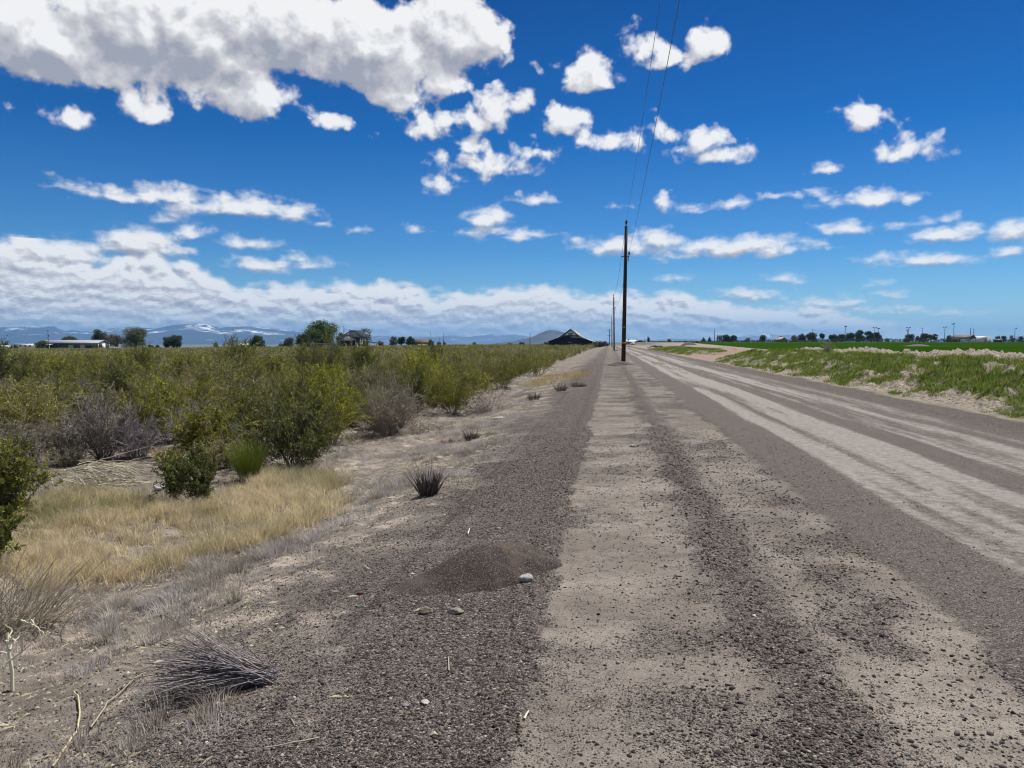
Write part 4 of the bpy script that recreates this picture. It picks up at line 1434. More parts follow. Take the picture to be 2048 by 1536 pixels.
# yellow grass patch by the gravel further on
pp_ = np.array([ground_at(u, v)[:2] for u, v in [(1055, 765), (1090, 752), (1150, 745), (1160, 752), (1110, 770), (1070, 778)]])
p = in_poly(pp_, 5000)
p = p + rng.normal(0, .25, p.shape) + np.stack([fbm(p[:, 0], p[:, 1] * .4, 171) - .5, fbm(p[:, 0] + 9, p[:, 1] * .4, 172) - .5], -1) * 2.5
p = p[rng.random(len(p)) < ss(.36, .55, fbm(p[:, 0] * 2.2, p[:, 1] * 1.1, 173))]
n = len(p)
blade_object('yellow_grass', np.column_stack([p, terrain(p[:, 0], p[:, 1]) - .005]), rng.uniform(.08, .22, n), np.full(n, .012), np.column_stack([rng.normal(0, .5, (n, 2)), np.zeros(n)]), pal([(.52, .41, .18), (.44, .36, .19), (.36, .30, .17)], n), 'patch of yellow dry grass between the scrub and the gravel shoulder', 'dry grass')

# ================================================================== POLES, WIRES, BUILDINGS, TREES, MOUNTAINS
M_POLE = plain('weathered_pole_wood', (.050, .036, .028), .5, 3, .9, (14, 14, .6), bump=.004)
M_POLE_GREY = plain('grey_pole_wood', (.20, .18, .16), .4, 3, .9, (14, 14, .6))
M_PORC = plain('dark_porcelain', (.05, .035, .03), .2, 10, .25)
M_STEEL = plain('galvanised_steel', (.22, .23, .24), .2, 12, .5, metallic=.6)
M_WIRE = plain('aluminium_wire', (.10, .11, .12), .1, 5, .5)
M_YEL = plain('yellow_band', (.65, .38, .03), .2, 20, .6)
M_NAVY = plain('navy_siding', (.016, .017, .030), .3, 2.0, .7, (1, 1, 6))
M_CHAR = plain('charcoal_steel_siding', (.045, .047, .055), .25, 3.0, .6, (6, 6, .4))
M_LGREY = plain('pale_grey_siding', (.42, .41, .39), .15, 3, .8)
M_WHITE = plain('white_paint', (.74, .74, .72), .12, 3, .6)
M_GREYROOF = plain('grey_metal_roof', (.33, .34, .36), .15, 1.5, .45, (1, 5, 1))
M_DKROOF = plain('dark_shingle_roof', (.014, .019, .021), .3, 4, .9)
M_GREENSID = plain('green_siding', (.020, .040, .036), .2, 3, .8)
M_GLASS = plain('window_glass', (.02, .03, .04), .1, 2, .08)
M_REDROOF = plain('red_brown_roof', (.115, .062, .05), .25, 2, .7)
M_TAN = plain('tan_siding', (.34, .29, .23), .2, 3, .8)
M_RUBBER = plain('black_rubber', (.012, .012, .012), .2, 8, .9)
M_CONC = plain('pale_concrete', (.45, .43, .40), .25, 3, .9)
M_BROWN = plain('weathered_brown_boards', (.10, .075, .055), .4, 3, .9, (5, 5, .5))


def azimuth(u):
    r = ray(u, HORIZON)
    return -math.atan2(r[0], r[1])          # rotation about z that turns +Y towards column u


def rng_dist(u, d):
    x, y = plan(u, d)
    return math.hypot(x, y)


# --- roadside power poles -----------------------------------------------------------------------
def insulator(b, x, y, z, s=1.0, m=0):
    b.lathe([(.02 * s, z), (.02 * s, z + .10 * s), (.075 * s, z + .11 * s), (.05 * s, z + .16 * s), (.04 * s, z + .17 * s), (.10 * s, z + .19 * s), (.06 * s, z + .24 * s), (.045 * s, z + .26 * s), (.075 * s, z + .28 * s), (.05 * s, z + .34 * s), (.03 * s, z + .36 * s)], x, y, 14, m)


POLES = []


def power_pole(u, v_base, v_top, d, label, mat, bands=False, lean=0.0):
    x, y = plan(u, d)
    z = tz(x, y)
    H = height(v_top, d) - z - .42
    o = tag(empty('power_pole', (x, y, z), 0), label, 'power pole', 'power poles along the road')
    o.rotation_euler = (0, lean, 0)
    MB().tube([(0, 0, -.3), (0, 0, H * .3), (0, 0, H * .65), (0, 0, H)], [.165, .15, .13, .11], k=18).obj('shaft', mat, o, smooth=True)
    b = MB()
    b.tube([(0, 0, H - .05), (0, 0, H + .06)], .012, k=6)
    insulator(b, 0, 0, H + .03, 1.15)
    b.obj('insulator', M_PORC, o)
    zb = H - 2.2
    MB().box(-.30, .26, -.035, .035, zb - .04, zb + .04).obj('bracket', M_STEEL, o)
    b = MB()
    insulator(b, .25, 0, zb + .03, .9)
    b.tube([(.25, 0, zb), (.20, 0, zb - .35)], .02, k=6)
    b.obj('insulator', M_PORC, o)
    if bands:
        MB().lathe([(.166, 1.52), (.169, 1.52), (.169, 1.62), (.166, 1.62)], 0, 0, 18).obj('yellow_band', M_YEL, o)
        MB().box(-.045, .045, -.166, -.158, 2.66, 2.78).obj('tag', M_YEL, o)
        MB().tube([(-.10, -.125, .0), (-.09, -.118, H * .5), (-.07, -.085, H - .1)], .012, k=6).obj('ground_wire', M_WIRE, o)
    R = o.rotation_euler.to_matrix()
    top = np.array(o.location) + np.array(R @ Vector((0, 0, H + .44)))
    low = np.array(o.location) + np.array(R @ Vector((.25, 0, zb + .36)))
    POLES.append((top, low))
    return o


power_pole(1247, 728, 441, 57.0, 'tall dark wooden power pole nearest the camera, with a yellow band', M_POLE, True, R_(.75))
power_pole(1228.5, 701, 589, 143, 'grey wooden power pole second along the road shoulder', M_POLE_GREY, False, R_(-.9))
power_pole(1224, 695, 631, 255, 'distant grey power pole just behind the second one', M_POLE_GREY, False, R_(-.7))


def wire(a, b, sag, r, label):
    t = np.linspace(0, 1, 40)
    P = a[None] * (1 - t[:, None]) + b[None] * t[:, None]
    P[:, 2] -= 4 * sag * t * (1 - t)
    V, F, C = sticks([(P, r, r, np.array([.05, .05, .055]))], 6)
    return tag(link('power_line', build('power_line', V, [(F, 0)], [M_WIRE], C, True)), label, 'power line', 'overhead power lines')


(t1, l1), (t2, l2), (t3, l3) = POLES
back_t, back_l = np.array([1.02, -31, t1[2] + .15]), np.array([.80, -31, l1[2] - .15])
wire(back_t, t1, 1.15, .0065, 'upper power line running overhead to the nearest pole top')
wire(back_l, l1, 1.0, .007, 'lower power line running overhead to the side bracket of the nearest pole')
wire(t1, t2, 1.3, .013, 'upper power line between the nearest pole and the second one')
wire(l1, l2, 1.3, .013, 'lower power line between the nearest pole and the second one')
wire(t2, t3, 1.6, .014, 'upper power line between the second pole and the distant third')
wire(l2, l3, 1.6, .014, 'lower power line between the second pole and the distant third')

x, y = plan(1240, 55.5)
heap('earth_heap', x, y, 1.25, .55, .30, R_(12), 'low heap of dug earth at the foot of the nearest power pole', 'earth heap', .25, 9)
x, y = plan(1226, 53)
heap('earth_heap', x, y, .7, .4, .20, R_(5), 'smaller heap of dug earth left of the pole foot', 'earth heap', .25, 19)
x, y = plan(1229.5, 141)
heap('earth_heap', x, y, .8, .4, .25, R_(5), 'distant heap of dug earth at the foot of the second power pole', 'earth heap', .25, 29)


def thin_pole(u, v_top, d, label, name='utility_pole', cat='utility pole', cross=(), r=.14, mat=None, group=None, boxed=False):
    x, y = plan(u, d)
    z = tz(x, y)
    H = height(v_top, d) - z
    o = tag(empty(name, (x, y, z), azimuth(u)), label, cat, group)
    MB().tube([(0, 0, -.4), (0, 0, H)], [r * 1.2, r * .8], k=10).obj('shaft', mat or M_POLE, o)
    for dz, w in cross:
        b = MB().box(-w / 2, w / 2, -.2, -.08, H - dz - .07, H - dz + .07)
        for sx in (-.46, -.2, .2, .46):
            b.lathe([(.04, H - dz + .07), (.06, H - dz + .16), (.03, H - dz + .26)], sx * w, -.14, 8)
        b.obj('crossarm', M_POLE, o)
    if boxed:
        b = MB().lathe([(.01, H - 3.4), (.24, H - 3.38), (.24, H - 2.5), (.1, H - 2.4), (.05, H - 2.3)], .42, 0, 12)
        b.box(.1, .3, -.05, .05, H - 3.0, H - 2.9)
        b.obj('transformer', M_STEEL, o)
    return o


thin_pole(96.5, 660, 400, 'dark utility pole with a transformer left of the long metal building', boxed=True, cross=((.5, .9),))
thin_pole(886.5, 667, 380, 'thin dark pole rising beyond the scrub, right of the red-roofed barn')
thin_pole(1060, 665, 360, 'thin dark pole standing in front of the cone-shaped hill')
thin_pole(1219, 657.5, 470, 'distant pole with two crossarms just left of the road poles', cross=((.9, 3.2), (4.2, 3.0)), boxed=False, r=.2)
thin_pole(1429, 657, 560, 'lone dark pole beside the small dark conifers', r=.2)
thin_pole(1625, 658, 570, 'utility pole with a short crossarm rising from the left group of field trees', cross=((.6, 1.8),))
thin_pole(1844, 655, 570, 'utility pole with a short crossarm between two pairs of floodlights', cross=((.6, 1.8),))
thin_pole(1940.5, 656, 560, 'plain dark pole behind the brown-roofed shed, left of its pair', r=.22)
thin_pole(1947, 657, 560, 'plain dark pole behind the brown-roofed shed, right of its pair', r=.22)
thin_pole(1394.5, 682, 330, 'short dark post standing at the near left corner of the green field', 'fence_post', 'post', r=.3)


def light_pole(u, v_top, d, heads, label):
    x, y = plan(u, d)
    z = tz(x, y)
    H = height(v_top, d) - z
    o = tag(empty('floodlight_pole', (x, y, z), azimuth(u)), label, 'floodlight', 'floodlight poles beyond the field')
    MB().tube([(0, 0, -.4), (0, 0, H - .5)], [.22, .16], k=10).obj('shaft', M_STEEL, o)
    xs = [h[0] for h in heads] + [0]
    MB().box(min(xs) - .1, max(xs) + .1, -.08, .08, H - .75, H - .6).obj('arm', M_STEEL, o)
    for hx, hz in heads:
        b = MB()
        b.extrude([(-.45, .0), (.45, .0), (.35, .55), (-.30, .62)], hx - .45, hx + .45, 'x')
        b.obj('lamp_head', M_CHAR, o, (0, 0, H - .7 + hz))
    return o


light_pole(1690, 652, 555, [(.5, 0), (-.2, .2)], 'floodlight pole rising above the largest row of field trees')
light_pole(1749, 654, 555, [(-.9, 0), (.9, 0)], 'floodlight pole with twin heads at the right end of the tree row')
light_pole(1756, 656, 585, [(-.2, 0), (.9, 0)], 'floodlight pole standing just behind the twin-headed one')
light_pole(1816, 654, 555, [(-.9, 0), (.9, 0)], 'floodlight pole with twin heads above the small round trees')
light_pole(1814.5, 659, 590, [(-.7, 0), (.5, 0)], 'lower floodlight pole close behind another, above the small round trees')
light_pole(1889, 653, 545, [(-1.0, 0), (.9, 0)], 'floodlight pole with twin heads left of the tallest floodlight')
light_pole(1907, 646.5, 535, [(-1.0, -.2), (0, .3)], 'tallest floodlight pole, beside the brown-roofed shed')
light_pole(2029, 656, 555, [(.8, .1)], 'slim lamp pole at the far right beyond the field')


# --- buildings ----------------------------------------------------------------------------------
def gable(b, x0, x1, y0, y1, ze, zr, m=0):
    """walls with gable ends, ridge along y"""
    xm = (x0 + x1) / 2
    return b.extrude([(x0, -.5), (x1, -.5), (x1, ze), (xm, zr), (x0, ze)], y0, y1, 'y', m)


def gable_roof(b, x0, x1, y0, y1, ze, zr, over=.35, th=.14, m=0):
    xm = (x0 + x1) / 2
    k = (zr - ze) / (xm - x0)
    zl = ze - k * over
    for s in (-1, 1):
        xe = xm + s * (xm - x0 + over)
        prof = [(xm, zr + .02), (xe, zl + .02), (xe, zl + .02 + th), (xm, zr + .02 + th)]
        b.extrude(prof if s < 0 else prof[::-1], y0 - over, y1 + over, 'y', m)
    return b


def building(u, d, name, label, cat, turn=0.0, dz=0.0):
    x, y = plan(u, d)
    return tag(empty(name, (x, y, tz(x, y) + dz), azimuth(u) + turn), label, cat)


# long charcoal metal building with roller doors (ridge along its length)
o = building(150, 420, 'metal_building', 'long charcoal metal building with pale roof and white doors at the left', 'metal building', R_(62))
L, Wd, ze, zr = 31.0, 12.0, 3.25, 4.75
gable(MB(), -Wd / 2, Wd / 2, -L / 2, L / 2, ze, zr).obj('wall', M_CHAR, o)
gable_roof(MB(), -Wd / 2, Wd / 2, -L / 2, L / 2, ze, zr, .3).obj('roof', M_GREYROOF, o)
for ya in (1.0, 7.0):
    MB().box(-Wd / 2 - .06, -Wd / 2 + .1, -ya - 1.3, -ya + 1.3, -.3, 2.3).obj('roller_door', M_LGREY, o)
b = MB().box(-2.0, 1.4, -L / 2 - .06, -L / 2 + .1, -.3, 3.0)
b.obj('roller_door', M_WHITE, o)
b = MB().box(-Wd / 2 - .05, -Wd / 2 + .25, -L / 2 - .05, -L / 2 + .25, -.3, ze)
b.box(Wd / 2 - .25, Wd / 2 + .05, -L / 2 - .05, -L / 2 + .25, -.3, ze)
b.obj('corner_trim', M_WHITE, o)
b = MB()
b.extrude([(-Wd / 2 - 4.0, 2.2), (-Wd / 2 - .05, 2.75), (-Wd / 2 - .05, 2.88), (-Wd / 2 - 4.0, 2.33)], 8.0, 15.6, 'y')
b.obj('porch_roof', M_GREYROOF, o)
for yy_ in (8.4, 12.0, 15.2):
    MB().box(-Wd / 2 - 3.8, -Wd / 2 - 3.6, yy_ - .1, yy_ + .1, -.4, 2.25).obj('porch_post', M_WHITE, o)

# small pale shed with white roof
o = building(489, 400, 'shed', 'small pale shed with a bright white roof beyond the scrub', 'shed', R_(62))
gable(MB(), -1.9, 1.9, -3.0, 3.0, 1.9, 2.7).obj('wall', M_LGREY, o)
gable_roof(MB(), -1.9, 1.9, -3.0, 3.0, 1.9, 2.7, .25).obj('roof', M_WHITE, o)
MB().box(-.6, .6, -3.05, -2.9, -.3, 1.7).obj('door', M_WHITE, o)
# long low dark wall beside it
o = building(462, 402, 'low_wall', 'long low dark wall left of the small white-roofed shed', 'wall')
b = MB().box(-5.8, 5.8, -.2, .2, -.5, .95)
b.box(-5.9, 5.9, -.26, .26, .95, 1.05)
o2 = b.obj('wall_panel', M_BROWN, o)
for i in range(5):
    MB().box(-5.6 + 2.75 * i, -5.4 + 2.75 * i, -.3, .3, -.5, 1.0).obj('post', M_BROWN, o)

# two-storey house with navy garage gable
o = building(703, 340, 'farmhouse', 'two-storey farmhouse with dark roof and navy garage gable beside the big tree', 'house', R_(-24))
gable(MB(), -4.3, 4.0, 0, 9.6, 5.3, 7.9).obj('wall', M_GREENSID, o)
gable_roof(MB(), -4.3, 4.0, 0, 9.6, 5.3, 7.9, .45).obj('roof', M_DKROOF, o)
MB().extrude([(-4.2, 4.85), (3.9, 4.85), (3.9, 5.25), (-.15, 7.75), (-4.2, 5.25)], -.10, .0, 'y').obj('gable_panel', M_LGREY, o)
gable(MB(), -4.6, 3.3, -3.0, -.12, 3.2, 5.75).obj('garage_wall', M_NAVY, o)
gable_roof(MB(), -4.6, 3.3, -3.0, -.55, 3.2, 5.75, .40).obj('garage_roof', M_DKROOF, o)
MB().extrude([(-4.55, 3.55), (3.25, 3.55), (-.65, 5.68)], -3.12, -3.0, 'y').obj('gable_panel', M_WHITE, o)
b = MB()
for xa in (-4.62, 3.12):
    b.box(xa, xa + .2, -3.1, -2.9, -.4, 3.2)
b.obj('corner_trim', M_WHITE, o)
MB().box(3.3, 3.38, -2.6, -.6, -.3, 2.6).obj('side_door', M_WHITE, o)
for ya, za in ((1.4, 3.5), (4.2, 3.5), (7.4, 3.5), (1.4, .9)):
    w = MB().box(4.0, 4.09, ya - .75, ya + .75, za - .1, za + 1.6).obj('window', M_WHITE, o)
    MB().box(4.09, 4.12, ya - .58, ya + .58, za + .05, za + 1.45).obj('pane', M_GLASS, w)
for ya in (.1, 2.8, 5.8, 9.3):
    MB().box(4.0, 4.07, ya - .15, ya + .15, -.3, 5.2).obj('wall_trim', M_WHITE, o)
b = MB()
b.extrude([(4.02, 3.0), (8.4, 2.45), (8.4, 2.6), (4.02, 3.15)], 3.5, 9.6, 'y')
b.obj('porch_roof', M_DKROOF, o)
for ya in (3.7, 5.6, 7.5, 9.4):
    MB().box(8.05, 8.25, ya - .1, ya + .1, -.4, 2.5).obj('porch_post', M_WHITE, o)
b = MB().lathe([(.3, 0), (.42, .3), (.42, 1.1), (.2, 1.3), (.12, 1.7), (.26, 1.85), (.22, 2.15), (.05, 2.25)], 0, 0, 12)
x, y = plan(691.5, 334)
tag(b.obj('water_tank', M_LGREY, None, (x, y, tz(x, y))), 'small pale tank standing in front of the navy garage gable', 'tank')

# low long outbuildings and a blue car left of the house
o = building(651, 345, 'outbuilding', 'low grey outbuilding under the big tree, next to the house', 'outbuilding', R_(90))
gable(MB(), -2, 2, -4.3, 4.3, 1.7, 2.35).obj('wall', M_TAN, o)
gable_roof(MB(), -2, 2, -4.3, 4.3, 1.7, 2.35, .25).obj('roof', M_DKROOF, o)
for ya in (-2.4, 1.4):
    MB().box(-2.06, -1.95, ya - .8, ya + .8, .6, 1.4).obj('window', M_GLASS, o)
o = building(631, 347, 'outbuilding', 'low brown outbuilding under the big tree, left of the grey one', 'outbuilding', R_(90))
gable(MB(), -1.8, 1.8, -2.6, 2.6, 1.75, 2.3).obj('wall', M_BROWN, o)
gable_roof(MB(), -1.8, 1.8, -2.6, 2.6, 1.75, 2.3, .25).obj('roof', M_BROWN, o)
MB().box(-1.86, -1.75, -.5, .5, -.3, 1.4).obj('door', M_CHAR, o)


def car(u, d, body, label, truck=False, turn=90):
    o = building(u, d, 'pickup_truck' if truck else 'parked_car', label, 'truck' if truck else 'car', R_(turn))
    prof = [(-2.2, .35), (2.2, .35), (2.25, .8), (1.3, .95), (.7, 1.5), (-1.2 if not truck else -.5, 1.5), (-1.9 if not truck else -.7, .98), (-2.2, .92)]
    MB().extrude(prof, -.85, .85, 'x').obj('body', body, o)
    gp = [(1.15, .98), (.68, 1.43), (-1.1 if not truck else -.45, 1.43), (-1.65 if not truck else -.62, 1.0)]
    MB().extrude(gp, -.87, .87, 'x').obj('window', M_GLASS, o)
    for sx in (-.78, .78):
        for sy in (-1.35, 1.35):
            b = MB().tube([(sx - .11, sy, .33), (sx + .11, sy, .33)], .33, k=14)
            b.obj('wheel', M_RUBBER, o)
    return o


M_BLUE = plain('blue_car_paint', (.02, .05, .14), .1, 2, .3)
car(670, 343, M_BLUE, 'dark blue car parked left of the navy garage')
car(228, 425, M_WHITE, 'white pickup truck parked at the right end of the metal building', True)


def trailer(u, d, Lh, Hh, label, name='travel_trailer', dark=True):
    o = building(u, d, name, label, 'trailer', R_(90))
    prof = [(-Lh, .55), (Lh - .8, .55), (Lh, 1.5), (Lh, Hh - .2), (Lh - .3, Hh), (-Lh + .3, Hh), (-Lh, Hh - .3)]
    MB().extrude(prof, -1.2, 1.2, 'x').obj('body', M_WHITE, o)
    if dark:
        MB().extrude([(Lh - 2.1, .5), (Lh + .05, .5), (Lh + .05, Hh - .35), (Lh - 1.6, Hh - .35)], -1.24, 1.24, 'x').obj('front_panel', M_CHAR, o)
    for ya in (-Lh * .55, -.1 * Lh, Lh * .35):
        MB().box(-1.25, 1.25, ya - .5, ya + .5, Hh * .5, Hh * .75).obj('window', M_GLASS, o)
    for ya in (-.6, .5):
        b = MB().tube([(-1.22, ya, .36), (1.22, ya, .36)], .36, k=14)
        b.obj('wheel', M_RUBBER, o)
    MB().box(-.5, .5, -Lh * .3 - .5, -Lh * .3 + .5, Hh, Hh + .28).obj('roof_vent', M_CHAR, o)
    return o


trailer(48, 400, 4.6, 2.9, 'white travel trailer with a dark front end at the far left')
trailer(7, 405, 2.3, 2.0, 'low white trailer cut off by the left edge', dark=False)
trailer(15.5, 415, 1.5, 1.9, 'short white trailer between the left edge and the dark-fronted trailer', dark=False)

# red-roofed barn far beyond
o = building(845, 520, 'barn', 'small distant barn with dark red roof and white front', 'barn', R_(70))
gable(MB(), -4, 4, -5.5, 5.5, 2.6, 4.6).obj('wall', M_REDROOF, o)
gable_roof(MB(), -4, 4, -5.5, 5.5, 2.6, 4.6, .4).obj('roof', M_REDROOF, o)
MB().box(-4.2, -4.05, -5.2, 5.2, -.2, 1.6).obj('front_panel', M_WHITE, o)

# black barn with broken-pitch roof
o = building(1141, 315, 'black_barn', 'big black barn with pale gable top and broken-pitch roof beside the road', 'barn', R_(-4), -.25)
k = 315 / FPX
zb = 0
prof = [(-9.0, -.8), (9.0, -.8), (9.0, 2.45), (4.4, 4.15), (0, 7.45), (-4.4, 4.15), (-9.0, 2.45)]
MB().extrude(prof, 0, 22, 'y').obj('wall', M_NAVY, o)
for s in (-1, 1):
    b = MB()
    p1 = [(0, 7.5), (4.5 * s, 4.14), (4.5 * s, 4.32), (0, 7.7)]
    p2 = [(4.5 * s, 4.16), (9.4 * s, 2.33), (9.4 * s, 2.48), (4.5 * s, 4.32)]
    for p in (p1, p2):
        b.extrude(p[::-1] if s > 0 else p, -.5, 22.4, 'y')
    b.obj('roof', M_GREYROOF if s > 0 else M_DKROOF, o)  # right slope paler: its sunlit look is put into the colour
MB().extrude([(-2.75, 5.05), (2.75, 5.05), (0, 7.15)], -.10, .0, 'y').obj('gable_panel', M_WHITE, o)
for xa in (-.45, .45):
    w = MB().box(xa - .42, xa + .42, -.18, -.10, 4.55, 5.95).obj('window', M_GREENSID, o)
    MB().box(xa - .26, xa + .26, -.2, -.18, 5.1, 5.75).obj('pane', M_LGREY, w)
for xa, wa, za in ((-5.9, .75, 1.25), (2.2, .55, 1.55)):
    MB().box(xa - wa, xa + wa, -.08, .0, -.6, za).obj('door', M_TAN, o)
MB().box(-1.0, .6, -.08, 0, 2.15, 2.35).obj('vent', M_LGREY, o)
MB().box(8.8, 9.06, -.06, .2, -.5, 2.4).obj('corner_trim', M_WHITE, o)

# beyond the end of the road
o = building(1262, 640, 'white_house', 'tiny white-roofed house at the far end of the road', 'house', R_(80))
gable(MB(), -3, 3, -4, 4, 2.4, 3.9).obj('wall', M_TAN, o)
gable_roof(MB(), -3, 3, -4, 4, 2.4, 3.9, .4).obj('roof', M_WHITE, o)
o = building(1338.5, 600, 'storage_bin', 'dark round storage bin with a pale cone top beyond the field corner', 'storage bin')
MB().lathe([(1.45, -.3), (1.45, 1.9)], 0, 0, 24).obj('body', M_GREENSID, o, smooth=False)
MB().lathe([(1.55, 1.9), (.25, 2.8), (.2, 3.0)], 0, 0, 24).obj('cone_top', M_LGREY, o)
car(1280, 560, M_RUBBER, 'tiny dark vehicle near the far end of the road')
car(1272, 600, M_WHITE, 'tiny white vehicle near the far end of the road')
# barn among the right trees
o = building(1563, 570, 'barn', 'small dark barn with tan roof edge beyond the green field', 'barn', R_(35))
gable(MB(), -2.6, 2.6, -3, 3, 1.8, 3.5).obj('wall', M_BROWN, o)
gable_roof(MB(), -2.6, 2.6, -3, 3, 1.8, 3.5, .4).obj('roof', M_TAN, o)
o = building(1602, 560, 'low_wall', 'long low pale concrete wall at the far edge of the field', 'wall')
MB().box(-7.5, 7.5, -.2, .2, -.5, 1.0).box(-7.6, 7.6, -.25, .25, 1.0, 1.1).obj('wall_panel', M_CONC, o)
# brown-roofed open shed
o = building(1927, 545, 'open_shed', 'open-sided shed with a brown gable roof beyond the field', 'shed', R_(58))
b = MB()
gable_roof(b, -4.2, 4.2, -6.2, 6.2, 3.0, 4.9, .5)
b.obj('roof', M_REDROOF, o)
MB().extrude([(-4.2, 2.4), (4.2, 2.4), (4.2, 3.0), (0, 4.85), (-4.2, 3.0)], -6.15, -6.0, 'y').obj('gable_panel', M_CHAR, o)
MB().box(-4.25, -4.1, -6, 6, 2.0, 2.95).obj('side_panel', M_WHITE, o)
MB().box(-3.9, 3.9, 5.2, 6, -.3, 2.9).obj('back_wall', M_CHAR, o)
for xa in (-4, 4):
    for ya in (-5.9, -2, 2, 5.9):
        MB().box(xa - .14, xa + .14, ya - .14, ya + .14, -.4, 3.0).obj('post', M_LGREY, o)
# white quonset hut
o = building(1963, 550, 'arched_hut', 'white arched metal hut at the right beyond the green field', 'hut', R_(48))
Rr = 3.6
arc = [(Rr * math.cos(a), .6 + Rr * 1.0 * math.sin(a)) for a in np.linspace(0, math.pi, 22)]
prof = [(Rr, -.4)] + arc + [(-Rr, -.4)]
b = MB()
inner = [(p * .985, z if z < 0 else z - .05) for p, z in prof]
b.extrude(prof, -5.0, 5.0, 'y')
b.obj('shell', M_WHITE, o)
MB().extrude([(p * .95, z * .97) for p, z in prof], -5.06, -5.0, 'y').obj('end_wall', M_LGREY, o)  # grey end face: its shadow tone is put into the colour
MB().box(-1.3, 1.3, -5.12, -5.06, -.3, 2.6).obj('door', M_WHITE, o)
o = building(1978, 548, 'outbuilding', 'low white lean-to at the right foot of the arched hut', 'outbuilding', R_(90))
MB().extrude([(-1.5, -.3), (1.5, -.3), (1.5, 1.5), (-1.5, 1.0)], -2.0, 2.0, 'x').obj('wall', M_WHITE, o)
o = building(1996, 556, 'outbuilding', 'low dark outbuilding right of the arched hut', 'outbuilding', R_(75))
gable(MB(), -1.8, 1.8, -2.6, 2.6, 1.5, 2.2).obj('wall', M_BROWN, o)
gable_roof(MB(), -1.8, 1.8, -2.6, 2.6, 1.5, 2.2, .3).obj('roof', M_CHAR, o)
o = building(2042, 575, 'outbuilding', 'pale low building at the right edge beyond the field', 'outbuilding', R_(90))
MB().extrude([(-2, -.3), (2, -.3), (2, 1.3), (-2, 1.1)], -5, 5, 'x').obj('wall', M_TAN, o)
MB().extrude([(-2.2, 1.12), (2.2, 1.32), (2.2, 1.47), (-2.2, 1.27)], -5.2, 5.2, 'x').obj('roof', M_REDROOF, o)


# --- trees ---------------------------------------------------------------------------------------
T_DARK = [(.045, .075, .022), (.065, .10, .028), (.034, .058, .018), (.11, .135, .045)]
T_GREEN = [(.085, .13, .026), (.115, .16, .034), (.055, .09, .02), (.16, .185, .045)]
T_GREY = [(.14, .165, .10), (.19, .205, .135), (.10, .12, .072), (.24, .24, .17)]
T_YEL = [(.15, .15, .045), (.19, .175, .065), (.10, .105, .03), (.12, .085, .04)]
T_RED = [(.12, .085, .05), (.16, .11, .065), (.09, .08, .035)]


